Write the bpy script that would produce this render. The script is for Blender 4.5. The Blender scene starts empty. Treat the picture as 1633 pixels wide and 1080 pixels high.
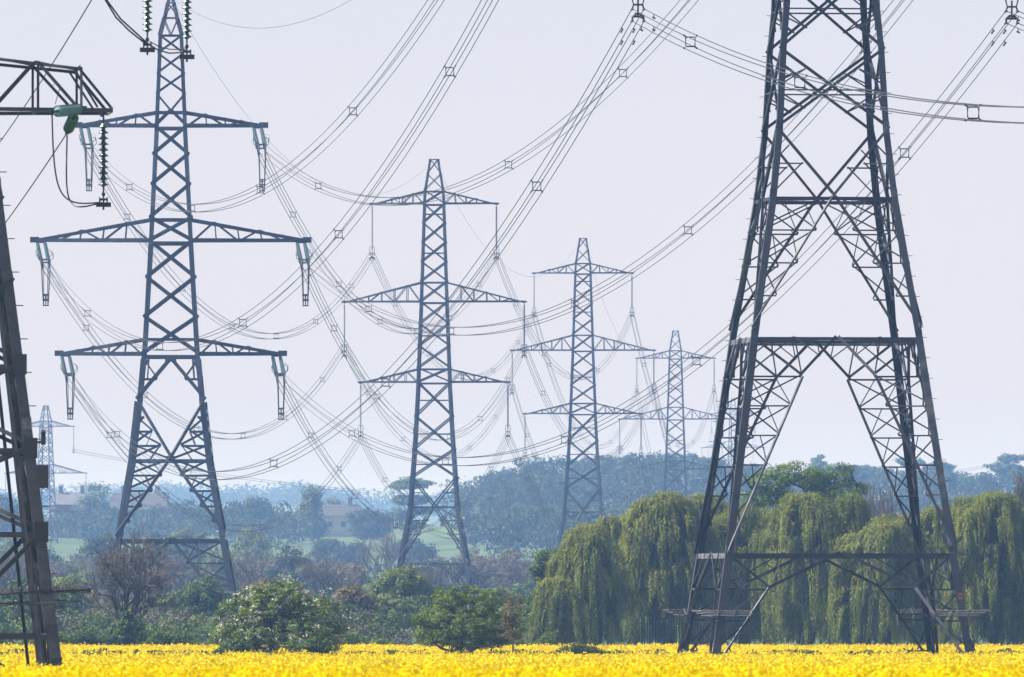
import bpy, math, random
import numpy as np
from mathutils import Vector
random.seed(7)
RNG = np.random.default_rng(11)
SC = bpy.context.scene
COL = SC.collection

# ------------------------------------------------------------------ camera, sky, sun, exposure
F = 17000.0            # focal length in photo pixels (1633 wide)
HZ = 908.0             # horizon row in the photo
CZ = 5.0               # camera height
cam_d = bpy.data.cameras.new('camera')
cam = bpy.data.objects.new('camera', cam_d); COL.objects.link(cam)
cam.location = (0, 0, CZ); cam.rotation_euler = (math.radians(90), 0, 0)
cam_d.sensor_width = 36.0; cam_d.lens = 36.0 * F / 1633.0
cam_d.shift_y = (HZ - 540.0) / 1633.0
cam_d.clip_start = 1.0; cam_d.clip_end = 30000.0
cam_d.dof.use_dof = True; cam_d.dof.focus_distance = 500.0; cam_d.dof.aperture_fstop = 10.0
SC.camera = cam

SUN_EL, SUN_AZ = math.radians(50), math.radians(-96)   # azimuth measured from +Y towards +X
world = bpy.data.worlds.new('World'); SC.world = world; world.use_nodes = True
wn = world.node_tree.nodes; wl = world.node_tree.links
wn.clear()
w_out = wn.new('ShaderNodeOutputWorld'); w_bg = wn.new('ShaderNodeBackground')
w_sky = wn.new('ShaderNodeTexSky'); w_sky.sky_type = 'NISHITA'; w_sky.sun_disc = False
w_sky.sun_elevation = SUN_EL; w_sky.sun_rotation = SUN_AZ
w_sky.air_density = 1.0; w_sky.dust_density = 0.5; w_sky.ozone_density = 2.2
w_hsv = wn.new('ShaderNodeHueSaturation'); w_hsv.inputs['Saturation'].default_value = 0.4
w_mix = wn.new('ShaderNodeMix'); w_mix.data_type = 'RGBA'; w_mix.blend_type = 'MULTIPLY'
w_mix.inputs[0].default_value = 1.0
w_mix.inputs[7].default_value = (1.06, 0.995, 1.15, 1)
w_bg.inputs['Strength'].default_value = 0.064
wl.new(w_sky.outputs[0], w_hsv.inputs['Color']); wl.new(w_hsv.outputs[0], w_mix.inputs[6])
wl.new(w_mix.outputs[2], w_bg.inputs['Color']); wl.new(w_bg.outputs[0], w_out.inputs['Surface'])

sun_d = bpy.data.lights.new('sun', 'SUN'); sun_d.energy = 5.0; sun_d.angle = math.radians(0.6)
sun_d.color = (1.0, 0.95, 0.86)
sun = bpy.data.objects.new('sun', sun_d); COL.objects.link(sun)
sv = Vector((math.sin(SUN_AZ) * math.cos(SUN_EL), math.cos(SUN_AZ) * math.cos(SUN_EL), math.sin(SUN_EL)))
sun.rotation_euler = sv.to_track_quat('Z', 'Y').to_euler(); sun.location = (-100, 200, 300)
SC.view_settings.view_transform = 'Standard'; SC.view_settings.look = 'None'
SC.view_settings.exposure = 1.05; SC.view_settings.gamma = 1.0
SC.render.engine = 'CYCLES'
SC.cycles.max_bounces = 6; SC.cycles.diffuse_bounces = 2; SC.cycles.glossy_bounces = 2
SC.cycles.transmission_bounces = 4; SC.cycles.transparent_max_bounces = 8; SC.cycles.volume_bounces = 3
SC.cycles.use_denoising = True
try: SC.cycles.denoising_prefilter = 'ACCURATE'
except Exception: pass
HAZE_DENSITY = 0.000168

# ------------------------------------------------------------------ helpers
def S_(D): return F / D
def wx(px, D): return (px - 816.5) * D / F
def wz(py, D): return CZ + (HZ - py) * D / F

GD = [-200, 0, 60, 90, 120, 160, 200, 240, 285, 340, 400, 425, 480, 540, 700, 1900, 2400, 2700]
GZ_ = [3.3, 3.3, 2.85, 2.7, 2.52, 2.15, 1.8, 1.47, 1.1, .83, .48, .38, .12, .08, 0, 0, 8.3, 14.2]
def sstep(a, b, v): t = np.clip((v - a) / (b - a), 0, 1); return t * t * (3 - 2 * t)
def gz(x, y):
    x = np.asarray(x, float); y = np.asarray(y, float)
    z = np.interp(y, GD, GZ_)
    u = x / np.maximum(y, 50)
    right = sstep(-.012, .012, u)
    z = z + right * (sstep(2250, 2950, y) * 12 + 0 * x)
    z = z + (1 - right) * sstep(2700, 2760, y) * (-6)
    far = sstep(4200, 6200, y)
    z = z + far * (36 + 5 * np.sin(u * 60 + 1.0) + 3 * np.sin(u * 150 + .4) - 20 * sstep(-.02, .004, u))
    z = z + sstep(560, 900, y) * .25 * (np.sin(x * .11 + y * .013) + np.sin(x * .05 - y * .021 + 2))
    return z
def G(x, y): return float(gz(x, y))

def link(o, parent=None):
    COL.objects.link(o)
    if parent is not None: o.parent = parent
    return o
def tag(o, label=None, cat=None, group=None, kind=None):
    if label: o['label'] = label
    if cat: o['category'] = cat
    if group: o['group'] = group
    if kind: o['kind'] = kind
    return o
def empty(name, loc, rz=0.0):
    o = bpy.data.objects.new(name, None); o.location = loc; o.rotation_euler = (0, 0, rz)
    o.empty_display_size = .5
    return link(o)
def copy_tree(o, parent=None):
    c = o.copy(); COL.objects.link(c); c.parent = parent
    for ch in o.children: copy_tree(ch, c)
    return c

class MB:
    """collects polygons of any size; builds one mesh object"""
    def __init__(s): s.v = []; s.n = 0; s.loops = []; s.sizes = []; s.rnd = []
    def add(s, verts, faces, rnd=None):
        verts = np.asarray(verts, np.float32).reshape(-1, 3)
        faces = np.asarray(faces, np.int64)
        s.v.append(verts); s.loops.append((faces + s.n).ravel())
        s.sizes.append(np.full(len(faces), faces.shape[1], np.int64))
        s.rnd.append(np.full(len(faces), random.random(), np.float32) if rnd is None else np.broadcast_to(np.asarray(rnd, np.float32), (len(faces),)))
        s.n += len(verts)
    def build(s, name, mat, parent=None, smooth=False):
        me = bpy.data.meshes.new(name)
        v = np.concatenate(s.v); lo = np.concatenate(s.loops); sz = np.concatenate(s.sizes); rn = np.concatenate(s.rnd)
        me.vertices.add(len(v)); me.vertices.foreach_set('co', v.ravel())
        me.loops.add(len(lo)); me.loops.foreach_set('vertex_index', lo.astype(np.int32))
        me.polygons.add(len(sz))
        st = np.zeros(len(sz), np.int32); st[1:] = np.cumsum(sz)[:-1]
        me.polygons.foreach_set('loop_start', st)
        try: me.polygons.foreach_set('loop_total', sz.astype(np.int32))
        except Exception: pass
        me.update(calc_edges=True)
        a = me.attributes.new('rnd', 'FLOAT', 'FACE'); a.data.foreach_set('value', rn.astype(np.float32))
        me.polygons.foreach_set('use_smooth', np.full(len(sz), bool(smooth)))
        for m in (mat if isinstance(mat, (list, tuple)) else [mat]): me.materials.append(m)
        o = bpy.data.objects.new(name, me)
        return link(o, parent)
    # ---- solids
    def box(s, c, d, rz=0.0):
        c = np.array(c, float); d = np.array(d, float) / 2
        p = np.array([[x, y, z] for z in (-1, 1) for y in (-1, 1) for x in (-1, 1)], float) * d
        if rz: cs, sn = math.cos(rz), math.sin(rz); p = np.stack([p[:, 0] * cs - p[:, 1] * sn, p[:, 0] * sn + p[:, 1] * cs, p[:, 2]], 1)
        s.add(p + c, [[0, 2, 3, 1], [4, 5, 7, 6], [0, 1, 5, 4], [2, 6, 7, 3], [0, 4, 6, 2], [1, 3, 7, 5]])
    def ell(s, p, q, a, e1, e2=None, t=None):
        """an L-angle bar from p to q, flanges of width a along e1 and e2"""
        p = np.array(p, float); q = np.array(q, float); d = q - p; L = np.linalg.norm(d)
        if L < 1e-5: return
        d /= L; e1 = np.array(e1, float); e1 = e1 - d * e1.dot(d)
        if np.linalg.norm(e1) < 1e-4: e1 = np.cross(d, [.3, .8, .5])
        e1 /= np.linalg.norm(e1)
        if e2 is None: e2 = np.cross(d, e1)
        e2 = np.array(e2, float); e2 = e2 - d * e2.dot(d); e2 -= e1 * e2.dot(e1)
        if np.linalg.norm(e2) < 1e-4: e2 = np.cross(d, e1)
        e2 /= np.linalg.norm(e2)
        t = t or max(.012, a * .13)
        pr = [(0, 0), (a, 0), (a, t), (t, t), (t, a), (0, a)]
        A = np.array([p + e1 * u + e2 * w for u, w in pr]); B = A + d * L
        f = [[i, (i + 1) % 6, (i + 1) % 6 + 6, i + 6] for i in range(6)]
        r = random.random()
        s.add(np.concatenate([A, B]), f, r)
        s.add(A, [[5, 4, 3, 2, 1, 0]], r); s.add(B, [[0, 1, 2, 3, 4, 5]], r)
    def tube(s, pts, r, n=5, cap=True):
        pts = np.asarray(pts, float); m = len(pts)
        r = np.broadcast_to(np.asarray(r, float), (m,))
        T = np.gradient(pts, axis=0); T /= np.maximum(np.linalg.norm(T, axis=1, keepdims=True), 1e-9)
        up = np.array([0, 0, 1.0]) if abs(T[0, 2]) < .9 else np.array([1.0, 0, 0])
        U = np.cross(T, up); U /= np.maximum(np.linalg.norm(U, axis=1, keepdims=True), 1e-9); V = np.cross(T, U)
        a = np.arange(n) * 2 * math.pi / n
        P = pts[:, None] + r[:, None, None] * (np.cos(a)[None, :, None] * U[:, None] + np.sin(a)[None, :, None] * V[:, None])
        i = np.arange(m - 1)[:, None] * n; j = np.arange(n)[None]; k = (j + 1) % n
        f = np.stack([i + j, i + k, i + n + k, i + n + j], -1).reshape(-1, 4)
        rr = random.random()
        s.add(P.reshape(-1, 3), f, rr)
        if cap:
            s.add(P[0], [list(range(n))[::-1]], rr); s.add(P[-1], [list(range(n))], rr)
    def lathe(s, prof, p, axis=(0, 0, 1), n=14):
        """prof: list of (radius, distance along axis)"""
        ax = np.array(axis, float); ax /= np.linalg.norm(ax)
        u = np.cross(ax, [0, 0, 1.0] if abs(ax[2]) < .9 else [1.0, 0, 0]); u /= np.linalg.norm(u); v = np.cross(ax, u)
        a = np.arange(n) * 2 * math.pi / n; pr = np.array(prof, float); m = len(pr)
        P = np.array(p, float) + ax * pr[:, 1][:, None, None] + pr[:, 0][:, None, None] * (np.cos(a)[None, :, None] * u + np.sin(a)[None, :, None] * v)
        i = np.arange(m - 1)[:, None] * n; j = np.arange(n)[None]; k = (j + 1) % n
        s.add(P.reshape(-1, 3), np.stack([i + j, i + k, i + n + k, i + n + j], -1).reshape(-1, 4))
    def leaves(s, P, size, aspect=.6, hang=None, rnd=None, nrm=None, nj=.55):
        """one quad per point with a random direction (or hanging)"""
        P = np.asarray(P, float); n = len(P)
        a = RNG.normal(size=(n, 3)); a /= np.linalg.norm(a, axis=1, keepdims=True)
        b = RNG.normal(size=(n, 3))
        if hang is not None:
            a = a * hang + np.array([0, 0, -1.0]); a /= np.linalg.norm(a, axis=1, keepdims=True)
        if nrm is not None:
            N = np.asarray(nrm, float); N = N / np.maximum(np.linalg.norm(N, axis=1, keepdims=True), 1e-6) + RNG.normal(size=(n, 3)) * nj
            N /= np.linalg.norm(N, axis=1, keepdims=True)
            a -= N * (a * N).sum(1, keepdims=True); a /= np.linalg.norm(a, axis=1, keepdims=True); b = np.cross(N, a)
        b -= a * (a * b).sum(1, keepdims=True); b /= np.linalg.norm(b, axis=1, keepdims=True)
        sz = (np.asarray(size) * RNG.uniform(.65, 1.35, n))[:, None] * .5
        A = a * sz; B = b * sz * aspect
        V = np.stack([P - A, P + B, P + A, P - B], 1).reshape(-1, 3)   # diamond leaf
        f = np.arange(4 * n).reshape(n, 4)
        s.add(V, f, RNG.random(n) if rnd is None else rnd)

# ------------------------------------------------------------------ materials
def mat_base(name):
    m = bpy.data.materials.new(name); m.use_nodes = True; nt = m.node_tree
    return m, nt, nt.nodes['Principled BSDF'], nt.nodes['Material Output']
def ramp(nt, cols):
    r = nt.nodes.new('ShaderNodeValToRGB'); e = r.color_ramp.elements
    while len(e) < len(cols): e.new(.5)
    for i, (p, c) in enumerate(cols): e[i].position = p; e[i].color = (*c, 1)
    return r
def noise(nt, scale, detail=3, coord='Object'):
    t = nt.nodes.new('ShaderNodeTexCoord'); n = nt.nodes.new('ShaderNodeTexNoise')
    n.inputs['Scale'].default_value = scale; n.inputs['Detail'].default_value = detail
    nt.links.new(t.outputs[coord], n.inputs['Vector']); return n
def m_leaf(name, cols, trans=.4, rough=.55, nscale=.6, amt=.5):
    m, nt, b, out = mat_base(name); L = nt.links
    at = nt.nodes.new('ShaderNodeAttribute'); at.attribute_name = 'rnd'
    nz = noise(nt, nscale, 2)
    mx = nt.nodes.new('ShaderNodeMath'); mx.operation = 'MULTIPLY_ADD'; mx.inputs[1].default_value = amt; 
    L.new(at.outputs['Fac'], mx.inputs[0])
    sc = nt.nodes.new('ShaderNodeMath'); sc.operation = 'MULTIPLY_ADD'; sc.inputs[1].default_value = 1.6 * (1 - amt); sc.inputs[2].default_value = -.3 * (1 - amt)
    L.new(nz.outputs['Fac'], sc.inputs[0]); L.new(sc.outputs[0], mx.inputs[2])
    r = ramp(nt, cols); L.new(mx.outputs[0], r.inputs[0]); L.new(r.outputs[0], b.inputs['Base Color'])
    b.inputs['Roughness'].default_value = rough; b.inputs['Specular IOR Level'].default_value = .25
    tr = nt.nodes.new('ShaderNodeBsdfTranslucent'); L.new(r.outputs[0], tr.inputs['Color'])
    ms = nt.nodes.new('ShaderNodeMixShader'); ms.inputs[0].default_value = trans
    L.new(b.outputs[0], ms.inputs[1]); L.new(tr.outputs[0], ms.inputs[2]); L.new(ms.outputs[0], out.inputs['Surface'])
    return m
def m_solid(name, c1, c2, rough=.6, metal=0.0, scale=2.0, bump=.0):
    m, nt, b, out = mat_base(name); L = nt.links
    nz = noise(nt, scale, 5); at = nt.nodes.new('ShaderNodeAttribute'); at.attribute_name = 'rnd'
    ad = nt.nodes.new('ShaderNodeMath'); ad.operation = 'MULTIPLY_ADD'; ad.inputs[1].default_value = .45
    ad2 = nt.nodes.new('ShaderNodeMath'); ad2.operation = 'MULTIPLY_ADD'; ad2.inputs[1].default_value = 1.2; ad2.inputs[2].default_value = -.35
    L.new(nz.outputs['Fac'], ad2.inputs[0]); L.new(at.outputs['Fac'], ad.inputs[0]); L.new(ad2.outputs[0], ad.inputs[2])
    r = ramp(nt, [(0.1, c1), (.9, c2)]); L.new(ad.outputs[0], r.inputs[0]); L.new(r.outputs[0], b.inputs['Base Color'])
    b.inputs['Roughness'].default_value = rough; b.inputs['Metallic'].default_value = metal
    if bump:
        bp = nt.nodes.new('ShaderNodeBump'); bp.inputs['Strength'].default_value = bump; L.new(nz.outputs['Fac'], bp.inputs['Height']); L.new(bp.outputs[0], b.inputs['Normal'])
    return m
def m_steel(name, c1, c2, c3, rough=.5, scale=1.3):
    m, nt, b, out = mat_base(name); L = nt.links
    nz = noise(nt, scale, 6); at = nt.nodes.new('ShaderNodeAttribute'); at.attribute_name = 'rnd'
    a1 = nt.nodes.new('ShaderNodeMath'); a1.operation = 'MULTIPLY_ADD'; a1.inputs[1].default_value = .7; a1.inputs[2].default_value = -.2
    a2 = nt.nodes.new('ShaderNodeMath'); a2.operation = 'MULTIPLY_ADD'; a2.inputs[1].default_value = .65
    L.new(nz.outputs['Fac'], a1.inputs[0]); L.new(at.outputs['Fac'], a2.inputs[0]); L.new(a1.outputs[0], a2.inputs[2])
    r = ramp(nt, [(.1, c1), (.62, c2), (.85, c3)]); L.new(a2.outputs[0], r.inputs[0]); L.new(r.outputs[0], b.inputs['Base Color'])  # palest stop paints a sunlit highlight onto random bars
    b.inputs['Roughness'].default_value = rough; b.inputs['Specular IOR Level'].default_value = .6
    return m
M = {}
M['steel'] = m_steel('weathered_galvanised_steel', (.006, .008, .012), (.026, .032, .042), (.16, .16, .17))
M['steel_blue'] = m_steel('haze_tinted_steel', (.004, .01, .022), (.012, .026, .05), (.05, .08, .12), .6)  # blue air haze of the distance tinted into the dark steel colour
M['steel_old'] = m_steel('old_brown_grey_steel', (.009, .01, .011), (.04, .042, .046), (.17, .175, .18), .5, 2.2)
M['wire'] = m_solid('aluminium_cable', (.01, .01, .012), (.03, .03, .036), .6, .0, 3)
M['fit'] = m_solid('dark_metal_fitting', (.012, .014, .02), (.04, .045, .055), .5, .0, 5)
M['bark'] = m_solid('grey_brown_bark', (.035, .028, .022), (.12, .1, .08), .85, 0, 3, .4)
M['twig'] = m_solid('reddish_grey_twigs', (.07, .064, .058), (.2, .185, .165), .85, 0, 2)
def m_glass(name, c, tr=.45, ro=.12):
    m, nt, b, out = mat_base(name)
    b.inputs['Base Color'].default_value = (*c, 1); b.inputs['Roughness'].default_value = ro
    b.inputs['Transmission Weight'].default_value = tr; b.inputs['IOR'].default_value = 1.45
    return m
M['green_glass'] = m_glass('dark_green_glass', (.012, .07, .052), .15, .35)
M['pale_glass'] = m_glass('pale_green_glass', (.3, .52, .52), .6, .12)
M['tower_glass'] = m_glass('blue_green_glass', (.2, .33, .36), .55, .2)
M['leaf_green_glass'] = m_glass('leaf_green_glass', (.08, .3, .12), .5, .2)
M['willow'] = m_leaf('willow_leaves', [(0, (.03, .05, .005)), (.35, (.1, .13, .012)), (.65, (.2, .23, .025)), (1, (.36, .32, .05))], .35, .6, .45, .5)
M['oak'] = m_leaf('fresh_green_leaves', [(0, (.03, .065, .006)), (.5, (.1, .17, .015)), (1, (.24, .32, .04))], .35)
M['dark'] = m_leaf('dark_green_leaves', [(0, (.02, .045, .008)), (.5, (.055, .1, .014)), (1, (.15, .22, .03))], .25)
M['haw'] = m_leaf('hawthorn_leaves', [(0, (.015, .04, .004)), (.5, (.09, .15, .012)), (1, (.3, .36, .045))], .3)
M['olive'] = m_leaf('olive_leaves', [(0, (.05, .075, .018)), (.5, (.12, .165, .035)), (1, (.24, .28, .07))], .3)
M['tan'] = m_leaf('russet_buds', [(0, (.07, .06, .025)), (.5, (.15, .125, .05)), (1, (.25, .2, .08))], .3)
M['brown'] = m_leaf('brown_young_leaves', [(0, (.06, .05, .02)), (.5, (.14, .115, .045)), (1, (.24, .2, .08))], .3)
M['purple'] = m_leaf('bare_wood_haze', [(0, (.05, .045, .035)), (.5, (.1, .09, .07)), (1, (.16, .145, .1))], .1)
M['blossom'] = m_leaf('white_blossom', [(0, (.5, .52, .4)), (1, (.8, .8, .72))], .25)
M['far'] = m_leaf('far_tree_leaves', [(0, (.015, .035, .014)), (.5, (.035, .06, .02)), (1, (.085, .11, .035))], .35, .6, .02, .5)
M['farlight'] = m_leaf('far_light_leaves', [(0, (.05, .08, .025)), (.5, (.1, .14, .04)), (1, (.19, .22, .07))], .25, .6, .05, .6)
M['rape'] = m_leaf('rapeseed_flowers', [(0, (.55, .36, .0)), (.4, (.78, .56, .0)), (1, (.93, .72, .0))], .25, .8, .12, .75)
M['rape'].node_tree.nodes['Principled BSDF'].inputs['Specular IOR Level'].default_value = .02
M['rapeleaf'] = m_leaf('rapeseed_stems', [(0, (.07, .1, .01)), (.5, (.13, .17, .02)), (1, (.25, .28, .03))], .35)

# ------------------------------------------------------------------ ground
def build_ground():
    ys = np.concatenate([np.arange(-120, 700, 12), np.arange(700, 2200, 40), np.arange(2200, 3100, 25), np.arange(3100, 9001, 150)])
    us = np.concatenate([np.linspace(-1, -.12, 14), np.linspace(-.1, .1, 90), np.linspace(.12, 1, 14)])
    X = []; Y = []
    for y in ys:
        w = max(260, y * .8)
        X.append(us * w); Y.append(np.full(len(us), y))
    X = np.array(X); Y = np.array(Y)
    Z = gz(X, Y)
    V = np.stack([X, Y, Z], -1).reshape(-1, 3); n = len(us)
    i = np.arange(len(ys) - 1)[:, None] * n; j = np.arange(n - 1)[None]
    f = np.stack([i + j, i + j + 1, i + n + j + 1, i + n + j], -1).reshape(-1, 4)
    mb = MB(); mb.add(V, f, .5)
    m, nt, b, out = mat_base('meadow_ground'); L = nt.links
    n1 = noise(nt, .012, 4); n2 = noise(nt, .9, 5)
    r1 = ramp(nt, [(.35, (.03, .06, .018)), (.5, (.055, .1, .03)), (.7, (.07, .115, .035))]); r2 = ramp(nt, [(.3, (.6, .6, .6)), (.7, (1.3, 1.3, 1.2))])
    mx = nt.nodes.new('ShaderNodeMix'); mx.data_type = 'RGBA'; mx.blend_type = 'MULTIPLY'; mx.inputs[0].default_value = 1
    L.new(n1.outputs['Fac'], r1.inputs[0]); L.new(n2.outputs['Fac'], r2.inputs[0]); L.new(r1.outputs[0], mx.inputs[6]); L.new(r2.outputs[0], mx.inputs[7])
    L.new(mx.outputs[2], b.inputs['Base Color']); b.inputs['Roughness'].default_value = .95
    g = mb.build('ground', m, smooth=True); tag(g, kind='structure')
build_ground()

# ------------------------------------------------------------------ lattice pylons
FACES = {'f': ((1, 0), (0, -1)), 'b': ((-1, 0), (0, 1)), 'l': ((0, -1), (-1, 0)), 'r': ((0, 1), (1, 0))}
class Tower:
    def __init__(s, prof, mat, leg, main, sec):
        s.pz = [p[0] for p in prof]; s.pw = [p[1] for p in prof]; s.mat = mat; s.leg, s.main, s.sec = leg, main, sec
    def hw(s, z): return float(np.interp(z, s.pz, s.pw))
    def P(s, face, u, z, inset=0.0):
        t, n = FACES[face]; h = s.hw(z); return np.array([t[0] * u * h + n[0] * (h - inset), t[1] * u * h + n[1] * (h - inset), z])
    def legs(s, root, z0, z1, rz=None):
        zs = [z for z in s.pz if z0 < z < z1]; zs = [z0] + zs + [z1]
        for sx in (-1, 1):
            for sy in (-1, 1):
                mb = MB()
                for a, b in zip(zs[:-1], zs[1:]):
                    n = max(1, int((b - a) / 6)); zz = np.linspace(a, b, n + 1)
                    for c, d in zip(zz[:-1], zz[1:]):
                        w = s.leg * (1 - .45 * c / s.pz[-1])
                        hc, hd = s.hw(c), s.hw(d)
                        mb.ell((sx * hc, sy * hc, c), (sx * hd, sy * hd, d + .02), w, (-sx, 0, 0), (0, -sy, 0), t=.028)
                        # splice plate
                        if s.leg > .2 and c > 0.5:
                            mb.ell((sx * (hc + .02), sy * (hc + .02), c - .35), (sx * (s.hw(c + .35) + .02), sy * (s.hw(c + .35) + .02), c + .35), w * .95, (-sx, 0, 0), (0, -sy, 0), t=.02)
                mb.build('leg', s.mat, root)
    def bracing(s, root, pats, faces='fblr'):
        for fc in faces:
            t, n = FACES[fc]; mb = MB(); inw = (-n[0], -n[1], 0)
            for (u0, z0, u1, z1, w, ins) in pats:
                mb.ell(s.P(fc, u0, z0, ins), s.P(fc, u1, z1, ins), w, (t[0] * .3, t[1] * .3, -1 if abs(z1 - z0) < .01 else .6), inw)
            mb.build('bracing', s.mat, root)
def pX(z0, z1, w): return [(-1, z0, 1, z1, w, .0), (1, z0, -1, z1, w, .09)]
def pH(z, w): return [(-1, z, 1, z, w, .03)]
def pLadder(uA, zA, uB, zB, n, w, cross=True):
    """horizontals and ties between the leg and a main diagonal running from (uA,zA) to (uB,zB)"""
    o = []
    zs = np.linspace(zA, zB, n + 2); us = np.linspace(uA, uB, n + 2)
    for sg in (-1, 1):
        for i in range(n + 1):
            if 0 < i: o.append((sg * us[i], zs[i], sg, zs[i], w, .04))
            if i < n + 1:
                if i < n: o.append((sg * us[i], zs[i], sg, zs[i + 1], w, .06))
                if cross and i < n - 0: o.append((sg, zs[i], sg * us[i + 1], zs[i + 1], w, .12))
                mid = (us[i] + 1) / 2
                if i < n - 1: o.append((sg * mid, zs[i], sg * us[i + 1], zs[i + 1], w * .7, .1))
    return o
def pPortal(z0, z1, kz, ku, main, sec, n):
    """kinked arch: centre top to knee to the leg foot"""
    o = []
    for sg in (-1, 1):
        o += [(0, z1, sg * ku, kz, main, .0), (sg * ku, kz, sg, z0, main, .0), (sg, z1, sg * ku, kz, main * .85, .1),
              (sg * .5, z1, sg, kz, sec, .05), (sg * .5, z1, sg * ku, kz, sec, .12), (sg * ku, kz, sg, kz, sec * 1.2, .04),
              (sg * .75, z1, sg * .75, kz + (z1 - kz) * .5, sec * .8, .1), (sg * .25, z1, sg * ku * .5, (kz + z1) / 2, sec * .8, .1), (sg * .5, z1, sg * ku * .5, (kz + z1) / 2, sec * .8, .02)]
    if n > 0: o += pLadder(ku, kz, 1, z0, n, sec)
    return o
def cross_arm(T, root, sg, z, ztop, half, n, main, sec, blunt=.0, tipd=.18, mat=None):
    """tapered arm from the body to its tip; both chords of each side"""
    mb = MB(); hb, ht = T.hw(z), T.hw(ztop)
    tip = half
    tz = z + blunt
    for sy in (-1, 1):
        b0 = np.array([sg * hb, sy * hb, z]); t0 = np.array([sg * ht, sy * ht, ztop]); e = np.array([sg * tip, sy * tipd, z]); et = np.array([sg * (tip - .25 * (blunt > 0)), sy * tipd, tz + .03])
        mb.ell(b0, e, main * 1.15, (0, 0, 1), (0, -sy, 0)); mb.ell(t0, et, main, (0, 0, -1), (0, -sy, 0))
        for i in range(n + 1):
            f0 = i / (n + 1); f1 = (i + 1) / (n + 1)
            A0 = b0 + (e - b0) * f0; B0 = t0 + (et - t0) * f0; A1 = b0 + (e - b0) * f1; B1 = t0 + (et - t0) * f1
            if i > 0: mb.ell(A0, B0, sec, (sg, 0, 0), (0, -sy, 0))
            if i % 2 == 0 and i < n: mb.ell(A0, B1, sec, (0, 0, 1), (0, -sy, 0))
            elif i < n: mb.ell(B0, A1, sec, (0, 0, 1), (0, -sy, 0))
    for i in range(n + 1):        # plan bracing under the arm
        f0 = i / (n + 1); f1 = (i + 1) / (n + 1)
        def q(f, sy): return np.array([sg * (hb + (tip - hb) * f), sy * (hb + (tipd - hb) * f), z + .02])
        mb.ell(q(f0, -1), q(f1, 1), sec, (0, 0, 1)); 
        if i: mb.ell(q(f0, -1), q(f0, 1), sec, (0, 0, 1))
    mb.box((sg * (tip - .05), 0, z + .06 + blunt / 2), (.5 + blunt, tipd * 2 + .06, .2 + blunt))
    return mb.build('cross_arm', mat or T.mat, root)

def disc_profile(n, pitch, r, core=.035):
    pr = [(core, 0)]
    for i in range(n):
        z = -i * pitch
        pr += [(core, z - .005), (core * 1.3, z - pitch * .1), (r * .45, z - pitch * .3), (r, z - pitch * .62), (r, z - pitch * .7), (r * .6, z - pitch * .74), (r * .35, z - pitch * .9), (core, z - pitch * .96)]
    pr.append((core, -n * pitch)); return pr
def thin_profile(n, p, r, core):
    pr = [(core, 0)]
    for i in range(n):
        z = -i * p; pr += [(core, z - p * .3), (core * 1.5, z - p * .4), (r, z - p * .6), (r, z - p * .68), (core, z - p * .8)]
    return pr + [(core, -n * p)]
def susp_insulator(root, x, z, L=6.0):
    mb = MB(); L1 = L - 1.0
    mb.lathe(disc_profile(int(L1 / .19), .19, .15), (x, 0, z - .25), n=10)
    mb.tube([(x, 0, z), (x, 0, z - .28)], .03, 5)
    o = mb.build('insulator_string', M['ins_dark'], root, True)
    f = MB(); zb = z - .25 - L1
    # racket shaped arcing horn
    f.tube([(x, 0, zb + .55), (x - .26, 0, zb + .42), (x - .3, 0, zb + .1), (x - .2, 0, zb - .28), (x + .2, 0, zb - .28), (x + .3, 0, zb + .1), (x + .26, 0, zb + .42), (x, 0, zb + .55)], .035, 5)
    f.tube([(x, 0, zb), (x, 0, zb - .85)], .045, 6)
    for sg in (-1, 1):
        f.tube([(x + sg * .2, 0, zb - .28), (x + sg * .25, 0, zb - .45)], .04, 5)
        f.tube([(x + sg * .25, 0, zb - .8), (x + sg * .25, 0, zb - 1.0)], .045, 5)
    f.tube([(x - .26, 0, zb - .84), (x - .1, 0, zb - .68), (x + .1, 0, zb - .68), (x + .26, 0, zb - .84)], .055, 5)
    f.box((x, 0, zb - .8), (.5, .05, .1)); f.box((x, 0, zb - .28), (.46, .05, .08))
    for sg in (-1, 1):
        for dz in (-.5, -1.02): f.tube([(x + sg * .26, -.28, zb + dz), (x + sg * .26, 0, zb + dz + .03), (x + sg * .26, .28, zb + dz)], .05, 5)
    f.build('suspension_clamp', M['fit'], o)
M['ins_dark'] = m_glass('toughened_glass_discs', (.03, .06, .07), .1, .5)

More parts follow.
